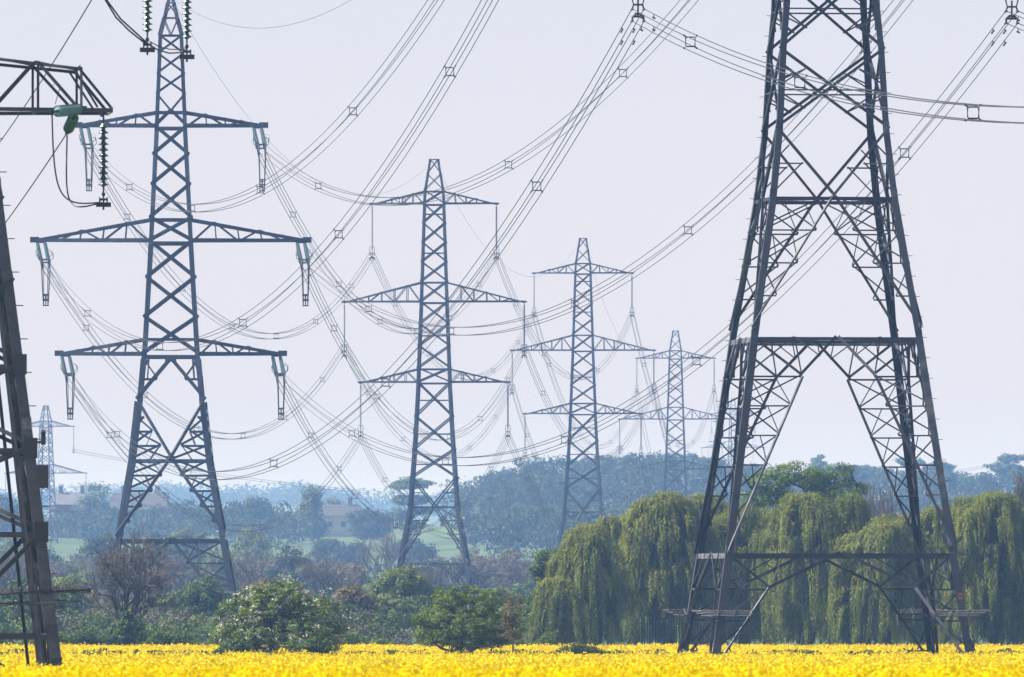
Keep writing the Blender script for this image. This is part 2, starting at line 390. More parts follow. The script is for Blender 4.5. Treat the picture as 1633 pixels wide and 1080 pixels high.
ARM = dict(low=8.45, mid=10.3, top=7.15)
def build_suspension(ext, root, guards=True, detail=True):
    e = ext
    if e > 0:
        prof = [(0, 6.1), (1.4, 5.73), (5.7, 5.1), (15.2, 3.8), (21.4, 2.83), (24.4, 2.5), (27.9, 2.31), (30, 2.12), (35.5, 1.9), (37.1, 1.85), (44.6, 1.56), (55.7, 1.2), (57.2, 1.12), (60.8, .52)]
    else:
        prof = [(0, 4.75), (5.7, 3.9), (12.1, 2.8), (20.4, 2.2), (26.1, 1.9), (27.7, 1.85), (35.2, 1.56), (46.3, 1.2), (47.8, 1.12), (51.4, .52)]
    T = Tower(prof, M['steel'] if e else M['steel_blue'], .34 if e else .32, .13 if e else .17, .065 if e else .085)
    T.legs(root, 0, prof[-1][0]); m, s = T.main, T.sec
    P = []
    if e > 0:
        P += pPortal(0, 5.7, 4.15, .6, m, s, 2) + pH(5.7, m * 1.1) + pH(5.55, m * .6)
        P += pPortal(5.7, 15.2, 13.5, .4, m, s, 5) + pH(15.2, m * 1.1) + pH(15.05, m * .6)
        for sg in (-1, 1): P += [(0, 21.4, sg, 15.6, m, 0)]
        P += pLadder(.02, 21.4, 1, 15.6, 3, s) + pH(21.4, m * 1.2)
        for sg in (-1, 1):
            P += [(0, 21.4, sg, 24.4, m, 0), (sg * .5, 22.9, sg, 22.9, s, .05), (sg * .5, 22.9, sg, 21.4, s, .1), (sg * .75, 23.65, sg, 22.9, s, .05)]
        def XX(a, b):
            c = (a + b) / 2; o = pX(a, b, m) + pH(c, s)
            for sg in (-1, 1): o += [(sg * .5, (a + c) / 2, sg, (a + c) / 2 + .55, s, .05), (sg * .5, (b + c) / 2, sg, (b + c) / 2 - .55, s, .05), (sg * .5, (a + c) / 2, sg, c - .1, s, .12), (sg * .5, (b + c) / 2, sg, c + .1, s, .12)]
            return o
        P += XX(24.4, 27.9) + XX(27.9, 31.6) + XX(31.6, 35.5)
    else:
        P += pPortal(0, 5.7, 3.6, .55, m, s, 1) + pH(5.7, m * 1.3)
        for sg in (-1, 1): P += [(0, 12.1, sg, 5.9, m, 0)]
        P += pLadder(.02, 12.1, 1, 5.9, 3, s) + pH(12.1, m)
        P += pX(12.1, 15.3, m)[:0]
        for sg in (-1, 1): P += [(0, 12.1, sg, 15.3, m, 0), (sg * .5, 13.7, sg, 13.7, s, .05)]
        for a, b in ((15.3, 18.5), (18.5, 22.2), (22.2, 26.1)): P += pX(a, b, m) + pH((a + b) / 2, s)
    z0 = 35.5 if e else 26.1
    def run(a, b, n, hh=True):
        o = []
        zz = np.linspace(a, b, n + 1)
        for i, (c, d) in enumerate(zip(zz[:-1], zz[1:])):
            o += pX(c, d, m * .9)
            if hh and i % 2: o += pH((c + d) / 2, s)
        return o
    zl = z0; zm = z0 + 9.1; zt = z0 + 20.2; za = z0 + 25.3
    P += pX(zl, zl + 1.6, m * .9) + pH(zl, m) + pH(zl + 1.6, m) + run(zl + 1.6, zm, 3) + pX(zm, zm + 2.3, m * .9) + pH(zm, m) + pH(zm + 2.3, m * .9) + run(zm + 2.3, zt, 4) + pX(zt, zt + 1.5, m * .8) + pH(zt, m) + pH(zt + 1.5, m * .8)
    P += pX(zt + 1.5, zt + 3.4, s) + pX(zt + 3.4, za, s) + pH(za, s)
    T.bracing(root, P)
    # diaphragm plan bracing
    mb = MB()
    for z in [q for q in ((5.7, 15.2, 21.4) if e else (5.7, 12.1))]:
        h = T.hw(z) - .1
        for a, b in (((-h, 0), (0, -h)), ((0, -h), (h, 0)), ((h, 0), (0, h)), ((0, h), (-h, 0))): mb.ell((a[0], a[1], z - .05), (b[0], b[1], z - .05), s * 1.2, (0, 0, -1))
    mb.build('plan_bracing', T.mat, root)
    for sg in (-1, 1):
        cross_arm(T, root, sg, zl, zl + 1.6, ARM['low'], 4, m * .95, s); cross_arm(T, root, sg, zm, zm + 2.3, ARM['mid'], 5, m * .95, s); cross_arm(T, root, sg, zt, zt + 1.5, ARM['top'], 4, m * .9, s)
        for k, z in (('low', zl), ('mid', zm), ('top', zt)):
            susp_insulator(root, sg * (ARM[k] - .1), z - .02)
    if guards: climbing_guards(T, root, 2.95, .95)
    if detail: step_bolts(T, root, 3.5, za - 6, [(1, -1), (-1, 1)])
    return T
def climbing_guards(T, root, z, out):
    for sx in (-1, 1):
        for sy in (-1, 1):
            mb = MB(); h = T.hw(z); cx, cy = sx * h, sy * h
            inn = 1.45
            # L-shaped outrigger rails with barbed wire strung between
            pts_out = [(cx - sx * inn, cy + sy * out), (cx + sx * out, cy + sy * out), (cx + sx * out, cy - sy * inn)]
            for k, dz in ((1.0, .22), (.8, .12), (.55, .02), (.3, 0)):
                pp = [(cx - sx * inn, cy + sy * out * k, z + dz), (cx + sx * out * k * .9, cy + sy * out * k, z + dz + .04 * random.random()), (cx + sx * out * k, cy + sy * out * k * .9, z + dz), (cx + sx * out * k, cy - sy * inn, z + dz)]
                mb.tube(pp, .022, 4)
            for t in (-inn, -inn * .5, 0):
                mb.ell((cx + sx * t, cy, z - .1), (cx + sx * t, cy + sy * (out + .05), z + .26), .06, (0, 0, 1)); mb.ell((cx, cy + sy * t, z - .1), (cx + sx * (out + .05), cy + sy * t, z + .26), .06, (0, 0, 1))
                mb.ell((cx + sx * t, cy, z - .5), (cx + sx * t, cy + sy * out * .6, z + .05), .05, (0, 0, 1)); mb.ell((cx, cy + sy * t, z - .5), (cx + sx * out * .6, cy + sy * t, z + .05), .05, (0, 0, 1))
            mb.ell((cx, cy, z), (cx - sx * (inn + .1), cy, z), .07, (0, 0, 1)); mb.ell((cx, cy, z), (cx, cy - sy * (inn + .1), z), .07, (0, 0, 1))
            mb.build('climbing_guard', M['guard'], root)
M['guard'] = m_solid('galvanised_guard_rail', (.05, .05, .054), (.17, .17, .18), .5, .0, 6)
def step_bolts(T, root, z0, z1, corners):
    for sx, sy in corners:
        mb = MB(); z = z0; k = 0
        while z < z1:
            h = T.hw(z); 
            if k % 2: mb.tube([(sx * (h - .1), sy * h, z), (sx * (h - .1), sy * (h + .17), z)], .013, 4)
            else: mb.tube([(sx * h, sy * (h - .1), z), (sx * (h + .2), sy * (h - .1), z)], .013, 4)
            z += .45; k += 1
        mb.build('step_bolts', T.mat, root)['kind'] = 'stuff'

D_ = {'R': (13.87, 472, math.radians(6.2)), 'P1': (-27.2, 850, math.radians(1.5)), 'P2': (-8.8, 1206, math.radians(-3.1)),
      'P3': (10.2, 1532, math.radians(-3.1)), 'P4': (29.8, 1943, math.radians(-3.1)), 'P6': (72.0, 3470, math.radians(-3)), 'P5': (wx(73, 2537), 2537, math.radians(-18))}
BASE = {'R': 0.0, 'P1': 0.0, 'P2': 0.0, 'P3': 1.2, 'P4': -2.9, 'P6': 9.3, 'P5': -7.4}
def wpt(t, x, y, z):
    X, Y, a = D_[t]; c, s = math.cos(a), math.sin(a)
    return np.array([X + x * c - y * s, Y + x * s + y * c, BASE[t] + z])

rootR = empty('lattice_pylon', (D_['R'][0], D_['R'][1], 0), D_['R'][2])
TR = build_suspension(9.4, rootR)
tag(rootR, 'largest dark steel lattice pylon, its tall open legs standing in front of the willow trees', 'pylon')
# warning plates on the near right leg
mb = MB(); h = TR.hw(3.9); mb.box((h - .12, -h - .03, 3.82), (.22, .015, .3)); pn = mb.build('number_plate', m_solid('orange_enamel', (.3, .11, .02), (.38, .17, .05), .5), rootR)
mb = MB(); mb.box((h - .12, -h - .045, 3.82), (.18, .008, .05)); mb.build('plate_bar', M['fit'], pn)

rootP2 = empty('lattice_pylon', (D_['P2'][0], D_['P2'][1], BASE['P2']), D_['P2'][2])
build_suspension(0, rootP2, guards=True, detail=False)
tag(rootP2, 'blue-grey lattice pylon in the middle, its hanging insulators in front of the hazy green field', 'pylon', 'suspension pylons receding along the line')
for k, lab in (('P3', 'hazy lattice pylon rising behind the left end of the willow trees'),
               ('P4', 'smaller hazy lattice pylon above the willows, left of the largest pylon'),
               ('P6', 'faintest tiny pylon seen between the left legs of the largest pylon'),
               ('P5', 'faint far-off pylon seen beside the dark leg at the left edge')):
    c = copy_tree(rootP2); c.location = (D_[k][0], D_[k][1], BASE[k]); c.rotation_euler = (0, 0, D_[k][2])
    tag(c, lab, 'pylon')

# ---- tension pylon P1
TEN = dict(low=(8.95, 22.05), mid=(10.9, 31.1), top=(7.45, 40.25))
prof1 = [(0, 5.65), (7.4, 4.35), (13.75, 3.2), (18.5, 2.65), (22.05, 2.3), (23.4, 2.2), (31.1, 1.75), (32.95, 1.65), (40.25, 1.27), (41.5, 1.22), (47.6, .98), (49.0, .6), (50.6, .25)]
T1 = Tower(prof1, M['steel_blue'], .46, .25, .11)
root1 = empty('lattice_pylon', (D_['P1'][0], D_['P1'][1], 0), D_['P1'][2])
tag(root1, 'tall blue tension pylon at left with pale glass insulator clusters on three wide arms', 'pylon')
T1.legs(root1, 0, 50.6)
P = pH(7.4, .34)
for sg in (-1, 1):
    P += [(0, 7.3, sg, .2, .25, 0), (sg * .5, 7.4, sg * .45, 4.1, .1, .05)]
P += pLadder(.02, 7.3, 1, .2, 3, .12)
for sg in (-1, 1): P += [(0, 13.75, sg, 7.6, .25, 0), (0, 13.75, sg, 18.3, .25, 0), (0, 21.65, sg, 18.5, .25, 0), (sg * .45, 20.2, sg, 20.2, .1, .04), (sg * .45, 20.2, sg, 21.9, .1, .04), (sg * .75, 21.9, sg, 20.2, .1, .1), (sg * .75, 21.9, sg * .75, 20.2, .08, .04)]
P += pLadder(.02, 13.75, 1, 7.6, 4, .11) + pLadder(.02, 13.75, 1, 18.3, 3, .11) + pH(13.75, .26)
P += pH(22.05, .25) + pX(22.05, 25.0, .25) + pH(23.4, .14) + pX(25.0, 28.15, .25) + pX(28.15, 31.1, .25) + pH(31.1, .25) + pX(31.1, 32.95, .22) + pH(32.95, .2)
P += pX(32.95, 35.6, .22) + pX(35.6, 38.0, .22) + pX(38.0, 40.25, .22) + pH(40.25, .22) + [(0, 41.5, 1, 40.25, .2, 0), (0, 41.5, -1, 40.25, .2, 0)] + pH(41.5, .18)
P += [(0, 41.5, 1, 42.9, .1, 0), (0, 41.5, -1, 42.9, .1, 0)] + pX(42.9, 44.5, .1) + pX(44.5, 46.1, .1) + pX(46.1, 47.6, .1) + pH(47.6, .1) + [(0, 47.6, 1, 49, .08, 0), (0, 47.6, -1, 49, .08, 0)] + pH(49, .09) + pX(49, 50.2, .07) + pH(50.2, .08)
T1.bracing(root1, P)
for zz_, q_ in ((13.75, .7), (7.25, .9), (21.75, .9)):
    mb = MB(); mb.box((0, -T1.hw(zz_) - .05, zz_), (q_, .06, .5)); mb.build('gusset_plate', M['steel'], root1)
mb = MB()
for sx in (-1, 1):
    mb.box((sx * 2.9, -4.6, 4.4), (.05, .1, 2.2)); 
mb.build('ladder_stop', M['guard'], root1)
climbing_guards(T1, root1, 3.0, .7)
def tension_set(root, T, Tname, k, sg):
    w, z = TEN[k]; base = wpt(Tname, sg * (w - .55), 0, z)
    ends = []
    for tgt in ((13.87, 472), (-8.8, 1206)):
        d = np.array([tgt[0] - D_[Tname][0], tgt[1] - D_[Tname][1], 0.0]); d /= np.linalg.norm(d)
        ends.append(base + d * 4.8 + np.array([0, 0, -1.9]))
    X, Y, a = D_[Tname]
    def loc(p): q = p - np.array([X, Y, BASE[Tname]]); c, s = math.cos(-a), math.sin(-a); return np.array([q[0] * c - q[1] * s, q[0] * s + q[1] * c, q[2]])
    B = loc(base); le = [loc(e) for e in ends]
    for e in le:
        d = e - B; L = np.linalg.norm(d); dn = d / L; side = np.cross(dn, [0, 0, 1]); side /= np.linalg.norm(side)
        mb = MB(); ms = MB()
        for q in (-1, 1):
            st = B + side * q * .3 + dn * .35
            mb.lathe([(r * 1.0, -zz) for r, zz in disc_profile(20, .185, .14)], st, dn, n=12)
        o = mb.build('insulator_string', M['tower_glass'], root, True)
        pe = B + dn * 4.15
        sh = MB(); sh.tube([B + side * .4 + dn * .1, B - side * .4 + dn * .1], .06, 4); sh.build('shackle', M['fit'], o)
        ms.tube([pe + side * .42, pe - side * .42], .07, 4)
        for q in (-1, 1):
            for v in (-1, 1):
                ms.tube([pe + side * q * .3, e + side * q * .27 + np.array([0, 0, v * .27])], .05, 4)
            ms.tube([pe + side * q * .3 + np.array([0, 0, .1]), pe + side * q * .62 + np.array([0, 0, .35]), pe + side * q * .62 + np.array([0, 0, .6]) - dn * .4, pe + side * q * .4 + np.array([0, 0, .6]) - dn * .7], .03, 4)
        ms.build('yoke', M['fit'], o)
    # jumper loop of four cables
    a0, a1 = le; jm = MB(); bot = z - 5.15 + .27
    side = np.array([1.0, 0, 0])
    for q in (-1, 1):
        for v in (-1, 1):
            p0 = a0 + side * q * .27 + np.array([0, 0, v * .27]); p1 = a1 + side * q * .27 + np.array([0, 0, v * .27])
            t = np.linspace(0, 1, 26)[:, None]; pts = p0 + (p1 - p0) * t
            sh = 1 - np.abs(2 * t[:, 0] - 1) ** 2.4
            pts[:, 2] += sh * ((bot + v * .2) - (p0[2] * (1 - t[:, 0]) + p1[2] * t[:, 0]))
            pts[:, 0] -= sh * q * .1
            jm.tube(pts, .032, 4)
    for t in (.32, .5, .68):
        c = a0 + (a1 - a0) * t; c[2] = bot + (.0 if t == .5 else .45)
        for v in (-1, 1): jm.box((c[0], c[1], c[2] + v * .2), (.5, .1, .08))
        jm.box((c[0], c[1], c[2]), (.08, .08, .45))
    jm.build('jumper_loop', M['fit'], root)
    return ends
P1E = {}
for k, rt in (('low', 23.4), ('mid', 32.95), ('top', 41.5)):
    w, z = TEN[k]
    for sg in (-1, 1):
        cross_arm(T1, root1, sg, z, rt, w, {'low': 4, 'mid': 4, 'top': 3}[k], .22, .1, blunt=.22, tipd=.5)
        P1E[(k, sg)] = tension_set(root1, T1, 'P1', k, sg)

# ------------------------------------------------------------------ overhead lines
def curve(a, b, S, n=48):
    t = np.linspace(0, 1, n)[:, None]; p = a + (b - a) * t; p[:, 2] -= 4 * S * (t * (1 - t))[:, 0]; return p
def spacer_mesh(mb, c, d):
    side = np.cross(d, [0, 0, 1]); side /= np.linalg.norm(side); up = np.array([0, 0, 1.0])
    P = lambda u, v: c + side * u + up * v
    ring = [P(.17 * math.cos(q) * 1.18, .17 * math.sin(q) * 1.18) if i % 2 else P(.175 * math.copysign(1, math.cos(q)), .175 * math.copysign(1, math.sin(q))) for i, q in enumerate(np.arange(9) * math.pi / 4 + math.pi / 4)]
    ring = [P(.2 * x, .2 * y) for x, y in ((.75, 1), (-.75, 1), (-1, .75), (-1, -.75), (-.75, -1), (.75, -1), (1, -.75), (1, .75), (.75, 1))]
    mb.tube(ring, .028, 4)
    for u in (-1, 1):
        for v in (-1, 1):
            mb.tube([P(.17 * u, .17 * v), P(.28 * u, .28 * v)], .03, 4)
            mb.tube([P(.27 * u, .27 * v) - d * .09, P(.27 * u, .27 * v) + d * .09], .045, 6)
def bundle(a, b, S, label, group, spac, r=.02, damp=False, name='conductor_bundle'):
    a = np.array(a, float); b = np.array(b, float)
    root = empty(name, tuple(a)); tag(root, label, 'power line', group)
    A = np.zeros(3); B = b - a
    d = (B - A) * [1, 1, 0]; d /= np.linalg.norm(d); side = np.cross(d, [0, 0, 1])
    for u in (-1, 1):
        for v in (-1, 1):
            mb = MB(); off = side * u * .27 + np.array([0, 0, v * .27])
            mb.tube(curve(A + off, B + off, S), r, 4); mb.build('conductor', M['wire'], root)
            if damp:
                for t0 in (.011,):
                    pc = curve(A + off, B + off, S, 200); q = pc[2] + np.array([0, 0, -.16]); dd = pc[3] - pc[1]; dd /= np.linalg.norm(dd)
                    m2 = MB(); m2.tube([q - dd * .26, q + dd * .26], .012, 4); m2.tube([q, q + np.array([0, 0, .16])], .02, 4)
                    for e in (-1, 1): m2.tube([q + dd * e * .14, q + dd * e * .3], .045, 6)
                    m2.build('vibration_damper', M['fit'], root)
    L = np.linalg.norm(B); pc = curve(A, B, S, 400)
    for t in spac:
        i = int(t * 399); dd = pc[min(399, i + 1)] - pc[max(0, i - 1)]; dd /= np.linalg.norm(dd)
        mb = MB(); spacer_mesh(mb, pc[i], dd); mb.build('spacer', M['fit'], root)
    return root
SUSP = {'low': (8.35, 20.1), 'mid': (10.2, 30.2), 'top': (7.05, 40.6)}
def clamp(t, k, sg, ext=0):
    w, z = SUSP[k]; return wpt(t, sg * w, 0, z + ext)
SIDE = {-1: 'left', 1: 'right'}; LEV = {'low': 'lower', 'mid': 'middle', 'top': 'upper'}
SPA = {('low', -1): (.11, .31, .50, .68, .86), ('low', 1): (.09, .3, .47, .66, .84), ('mid', -1): (.17, .33, .5, .68, .87), ('mid', 1): (.16, .35, .5, .7, .86), ('top', -1): (.25, .4, .57, .72, .88), ('top', 1): (.2, .36, .52, .7, .87)}
SAG = {('low', -1): 13.3, ('low', 1): 12.3, ('mid', -1): 14.2, ('mid', 1): 13.0, ('top', -1): 14.3, ('top', 1): 13.7}
for k in ('low', 'mid', 'top'):
    for sg in (-1, 1):
        bundle(clamp('R', k, sg, 9.4), P1E[(k, sg)][0], SAG[(k, sg)], 'four-wire bundle from largest pylon to %s %s arm of the tall left pylon' % (LEV[k], SIDE[sg]),
               'wire bundles from the largest pylon', SPA[(k, sg)], .021, damp=True)
SAG2 = {('low', -1): 11.2, ('low', 1): 11.3, ('mid', -1): 11.8, ('mid', 1): 11.9, ('top', -1): 11.8, ('top', 1): 11.3}
for k in ('low', 'mid', 'top'):
    for sg in (-1, 1):
        bundle(P1E[(k, sg)][1], clamp('P2', k, sg), SAG2[(k, sg)], 'four-wire bundle from %s %s arm of tall left pylon to the middle pylon' % (LEV[k], SIDE[sg]),
               'wire bundles reaching the middle pylon', (.1, .26, .42, .58, .74, .9), .026)
for (ta, tb, S, lab, grp) in (('P2', 'P3', 11.5, 'hazy four-wire bundle running away from %s %s arm of the middle pylon', 'wire bundles behind the middle pylon'),
                              ('P3', 'P4', 14.5, 'hazy four-wire bundle leaving %s %s arm of the pylon left of willows', 'wire bundles behind the third pylon')):
    for k in ('low', 'mid', 'top'):
        for sg in (-1, 1):
            bundle(clamp(ta, k, sg), clamp(tb, k, sg), S, lab % (LEV[k], SIDE[sg]), grp, (.12, .3, .5, .7, .88), .026)
for k in ('low', 'mid', 'top'):
    for sg in (-1, 1):
        bundle(clamp('P4', k, sg), clamp('P6', k, sg), {'low': 16, 'mid': 24, 'top': 30}[k], 'faint bundle running away from %s %s arm of smaller pylon above the willows' % (LEV[k], SIDE[sg]), 'wire bundles behind the fourth pylon', (), .02)
for sg in (-1, 1):
    a = clamp('R', 'low', sg, 9.4); b = a + np.array([38.1, -350, -.5])
    bundle(a, b, 10.4, 'four-wire bundle leaving the lower %s arm of the largest pylon towards the right edge' % SIDE[sg], 'wire bundles leaving to the right', (.055, .152, .28, .45, .62, .8), .02, damp=True)
def single(a, b, S, label, r, cat='power line', name='earth_wire', mat=None):
    a = np.array(a, float); b = np.array(b, float); mb = MB(); mb.tube(curve(np.zeros(3), b - a, S, 70), r, 4)
    o = mb.build(name, mat or M['wire']); o.location = tuple(a); tag(o, label, cat); return o
apx = {'R': 60.8, 'P1': 50.6, 'P2': 51.4, 'P3': 51.4, 'P4': 51.4}
single(wpt('R', 0, 0, 60.8), wpt('P1', 0, 0, 50.6), 13.0, 'thin single earth wire sagging at the top, right of the left pylon peak', .014)
single(wpt('P1', 0, 0, 50.6), wpt('P2', 0, 0, 51.4), 9.0, 'single thin earth wire from tall left pylon peak to the middle pylon peak', .014)
single(wpt('P2', 0, 0, 51.4), wpt('P3', 0, 0, 51.4), 9.0, 'single thin earth wire leading away from the middle pylon peak', .014)
single(wpt('P3', 0, 0, 51.4), wpt('P4', 0, 0, 51.4), 11.0, 'single thin earth wire leading away from the peak behind the willows', .014)
# faint distant line passing behind
for k, S, dz in (('top', 12, 0), ('mid', 13, 0), ('low', 12, 0)):
    a = wpt('P5', SUSP[k][0], 0, SUSP[k][1]); bundle(a, a + np.array([245, 330, 2.0]), S, 'faint far-off bundle from %s right arm of the distant pylon at left edge' % LEV[k], 'faint far-off wires', (.2, .35, .5, .65), .022)
    a2 = wpt('P5', -SUSP[k][0], 0, SUSP[k][1]); bundle(a2, a2 + np.array([-120, -290, 2.0]), S, 'faint far-off bundle from %s left arm of the distant pylon at left edge' % LEV[k], 'faint far-off wires', (), .022)

# ------------------------------------------------------------------ near-left pylon
XL, YL, AL = wx(-100, 288), 288.0, math.radians(6)
GL = G(XL, YL)
rootL = empty('lattice_pylon', (XL, YL, GL), AL)
tag(rootL, 'near dark pylon cut off by left edge, green glass insulator on its arm', 'pylon')
pl = [(0, 3.36), (1.2, 3.2), (14.1, 1.64), (16, 1.45), (24.5, 1.0), (30, .2)]
TL = Tower(pl, M['steel_old'], .31, .12, .08)
TL.legs(rootL, 0, 30)
for sx in (-1, 1):
    for sy in (-1, 1):
        mb = MB()
        for a, b in ((0, 1.2), (1.2, 14.1), (14.1, 16)):
            for o1, o2 in ((.5, .02), (.02, .5)):
                ha, hb_ = TL.hw(a), TL.hw(b); mb.ell((sx * (ha - o1), sy * (ha - o2), a), (sx * (hb_ - o1 * .8), sy * (hb_ - o2 * .8), b), .09, (-sx, 0, 0), (0, -sy, 0))
        mb.build('leg_brace', M['steel_old'], rootL)
zH = [z - GL for z in (3.25, 6.0, 8.25, 10.5)]
P = []
for z in zH: P += pH(z, .13)
P += [(0, zH[0], 1, 0.2, .13, 0), (0, zH[0], -1, .2, .13, 0), (0, zH[0], 1, zH[1], .13, .02), (0, zH[0], -1, zH[1], .13, .02)]
P += pX(zH[1], zH[2], .11) + pX(zH[2], zH[3], .11)
zz = np.linspace(zH[3], 16.05, 4)
for a, b in zip(zz[:-1], zz[1:]): P += pX(a, b, .11)
P += pH(16.05, .12) + pH(17.5, .12) + pX(16.05, 17.5, .1) + pX(17.5, 20, .1) + pH(20, .1) + pX(20, 22.4, .1) + pX(22.4, 24.5, .1) + pX(24.5, 27, .08)
TL.bracing(rootL, P)
# gusset, bolt block and step bolts on near right leg
def lp(z): h = TL.hw(z); return h
for z, dx, dy, w_, h_ in ((6.4, .12, 0, .32, .62), (6.0 - GL, -.1, .04, .36, .55), (8.25 - GL, -.1, .04, .36, .55), (10.5 - GL, -.1, .04, .36, .55)):
    h = lp(z); mb = MB(); mb.box((h + dx, -h - dy, z), (w_, .03, h_)); mb.build('gusset_plate', M['steel_old'], rootL)
mb = MB(); h = lp(8.0 - GL + .35); mb.tube([(h - .05, -h, 7.3), (h + .3, -h, 7.35)], .04, 6); mb.box((h + .25, -h, 7.4), (.12, .14, .3)); mb.tube([(h + .25, -h, 7.5), (h + .25, -h - .1, 7.62)], .06, 6); mb.build('sensor_bracket', M['fit'], rootL)
step_bolts(TL, rootL, 2.0, 16, [(1, -1)])
mb = MB()      # ribs and bolts on the leg flange
for z in np.arange(1.5, 16, .3):
    h = lp(z)
    for q in (.08, .22): mb.box((h - q, -h - .012, z), (.035, .03, .035))
mb.build('leg_bolts', M['fit'], rootL)['kind'] = 'stuff'
for sx in (1, -1):
    mb = MB(); z = 3.25; h = lp(z)
    for sy in (-1, 1):
        for dz, r, L in ((.0, .03, 1.0), (-.3, .026, .75)):
            mb.tube([(sx * (h - 1.5), sy * (h + .12), z + dz), (sx * (h + L), sy * (h + .12), z + dz + .12)], r, 5)
        for t in np.arange(-1.2, 1.0, .07): mb.tube([(sx * (h + t), sy * (h + .12), z + .02), (sx * (h + t + .03), sy * (h + .14), z + .16 + .08 * random.random())], .014, 4)
    for t in (.3, .95): mb.tube([(sx * (h + t), -(h + .12), z + .07), (sx * (h + t), (h + .12), z + .07)], .03, 4)
    mb.build('climbing_guard', M['steel_old'], rootL)
# box shaped lower arms and longer middle arms
def box_arm(sg, z, zt, xv, tip, yw):
    mb = MB(); hb = TL.hw(z); a = .085
    xs = [hb * sg, sg * (hb + xv) / 2, sg * xv]
    for sy in (-1, 1):
        mb.ell((sg * hb, sy * hb, z), (sg * tip, sy * yw, z), a * 1.2, (0, 0, 1), (0, -sy, 0));
        mb.ell((sg * hb, sy * hb, zt + .25), (sg * xv, sy * yw, zt), a, (0, 0, -1), (0, -sy, 0))
        mb.ell((sg * xv, sy * yw, zt), (sg * tip, sy * yw, z + .15), a * .9, (0, 0, -1), (0, -sy, 0))
        mb.ell((sg * (xv - .15), sy * yw, zt), (sg * (tip - .35), sy * yw * .8, z + .15), a * .7, (0, 0, -1), (0, -sy, 0))
        for i, x in enumerate(xs[1:]):
            f = (abs(x) - hb) / (xv - hb); yy = sy * (hb + (yw - hb) * f); mb.ell((x, yy, z), (x, yy, zt + .25 * (1 - f)), a * .8, (sg, 0, 0), (0, -sy, 0))
        xm = xs[1]; ym = sy * (hb + yw) / 2
        mb.ell((xs[0], sy * hb, z), (xm, ym, zt + .12), a * .9, (0, 0, 1), (0, -sy, 0)); mb.ell((xm, ym, zt + .12), (xs[2], sy * yw, z), a * .9, (0, 0, 1), (0, -sy, 0))
    for x, zz_ in ((xs[1], zt + .12), (xs[2], zt), (xs[1], z), (xs[2], z)):
        mb.ell((x, -yw, zz_), (x, yw, zz_), a * .8, (0, 0, 1))
    mb.ell((xs[1], -yw, z), (xs[2], yw, z), a * .6, (0, 0, 1)); mb.ell((xs[0], -hb, zt + .2), (xs[1], yw, zt + .12), a * .6, (0, 0, 1)); mb.ell((xs[1], -yw, zt + .12), (xs[2], yw, zt), a * .6, (0, 0, 1))
    mb.box((sg * tip, 0, z + .06), (.05, yw * 2 + .06, .14))
    mb.build('cross_arm', M['steel_old'], rootL)
def L2l(px, py, D):      # pixel at distance D -> local coordinates of the near-left pylon
    p = np.array([wx(px, D) - XL, D - YL, wz(py, D) - GL]); c, s = math.cos(-AL), math.sin(-AL)
    return np.array([p[0] * c - p[1] * s, p[0] * s + p[1] * c, p[2]])
ZA = wz(180, 288) - GL
for sg in (-1, 1):
    box_arm(sg, ZA, ZA + 1.2, 3.8, 4.66, 1.0)
    box_arm(sg, ZA + 4.0, ZA + 5.2, 5.4, 6.9, 1.0)
    box_arm(sg, ZA + 8.0, ZA + 9.0, 3.6, 4.6, .7)
def hang_string(top, n=11, pitch=.156, mat='green_glass'):
    mb = MB(); top = np.array(top); mb.lathe(disc_profile(n, pitch, .142, .045), top - [0, 0, .32], n=18)
    o = mb.build('insulator_string', M[mat], rootL, True)
    f = MB(); f.tube([top + [0, 0, .1], top - [0, 0, .34]], .028, 6); f.tube([top - [.05, 0, .02], top - [.05, 0, .14]], .05, 6)
    b = top - [0, 0, .32 + n * pitch]
    f.tube([b, b - [0, 0, .42]], .025, 6); f.box(b - [0, 0, .2], (.09, .09, .08)); f.box(b - [0, 0, .34], (.16, .1, .06)); f.box(b - [0, 0, .48], (.4, .16, .12)); f.tube([b - [0, 0, .5], b - [0, 0, .62]], .03, 6)
    for q in (-.1, .1): f.tube([b - [q, 0, .44], b - [q, 0, .28]], .02, 4)
    f.build('string_fitting', M['fit'], o)
    return b - [0, 0, .42]
sA = hang_string(L2l(165, 178, 288.0))
sB = hang_string(L2l(235, -69, 287.5)); sC = hang_string(L2l(298, -58, 287.2))
def tension_string(p, q, mat, r=.14):
    p = np.array(p); q = np.array(q); d = q - p; L = np.linalg.norm(d); d /= L; n = int(L * .82 / .125)
    mb = MB(); mb.lathe([(rr, -z) for rr, z in thin_profile(n, .125, r, .045)], p + d * .15, d, n=24)
    o = mb.build('insulator_string', M[mat], rootL, True)
    rm = MB()
    for k in range(n): rm.lathe([(r + .003, k * .125 + .07), (r + .004, k * .125 + .098)], p + d * .15, d, n=24)
    rm.build('refraction_bands', M['green_glass'], o, True)  # dark bands added to stand for refraction stripes in the glass
    f = MB(); f.tube([p - d * .25, p + d * .2], .035, 6); f.box(p - d * .2, (.14, .14, .14)); f.build('shackle', M['fit'], o)
    f = MB(); f.tube([p + d * .12 + d * n * .125, q + d * .35], .04, 6); f.box(q + d * .2, (.1, .14, .14))
    f.build('string_fitting', M['fit'], o)
q1s = L2l(129, 174, 286.6); q1 = L2l(88, 178, 285.2); tension_string(q1s, q1, 'pale_glass', .155)
q2s = L2l(118, 186, 287.2); q2 = L2l(108, 208, 288.8); tension_string(q2s, q2, 'leaf_green_glass', .15)
f = MB(); f.tube([q1 + [0, 0, .2], q1 + [.12, 0, .62], q1 + [.05, 0, .75], q1 + [-.1, 0, .7], q1 + [-.05, 0, .6]], .012, 4); f.build('arcing_horn', M['fit'], rootL)
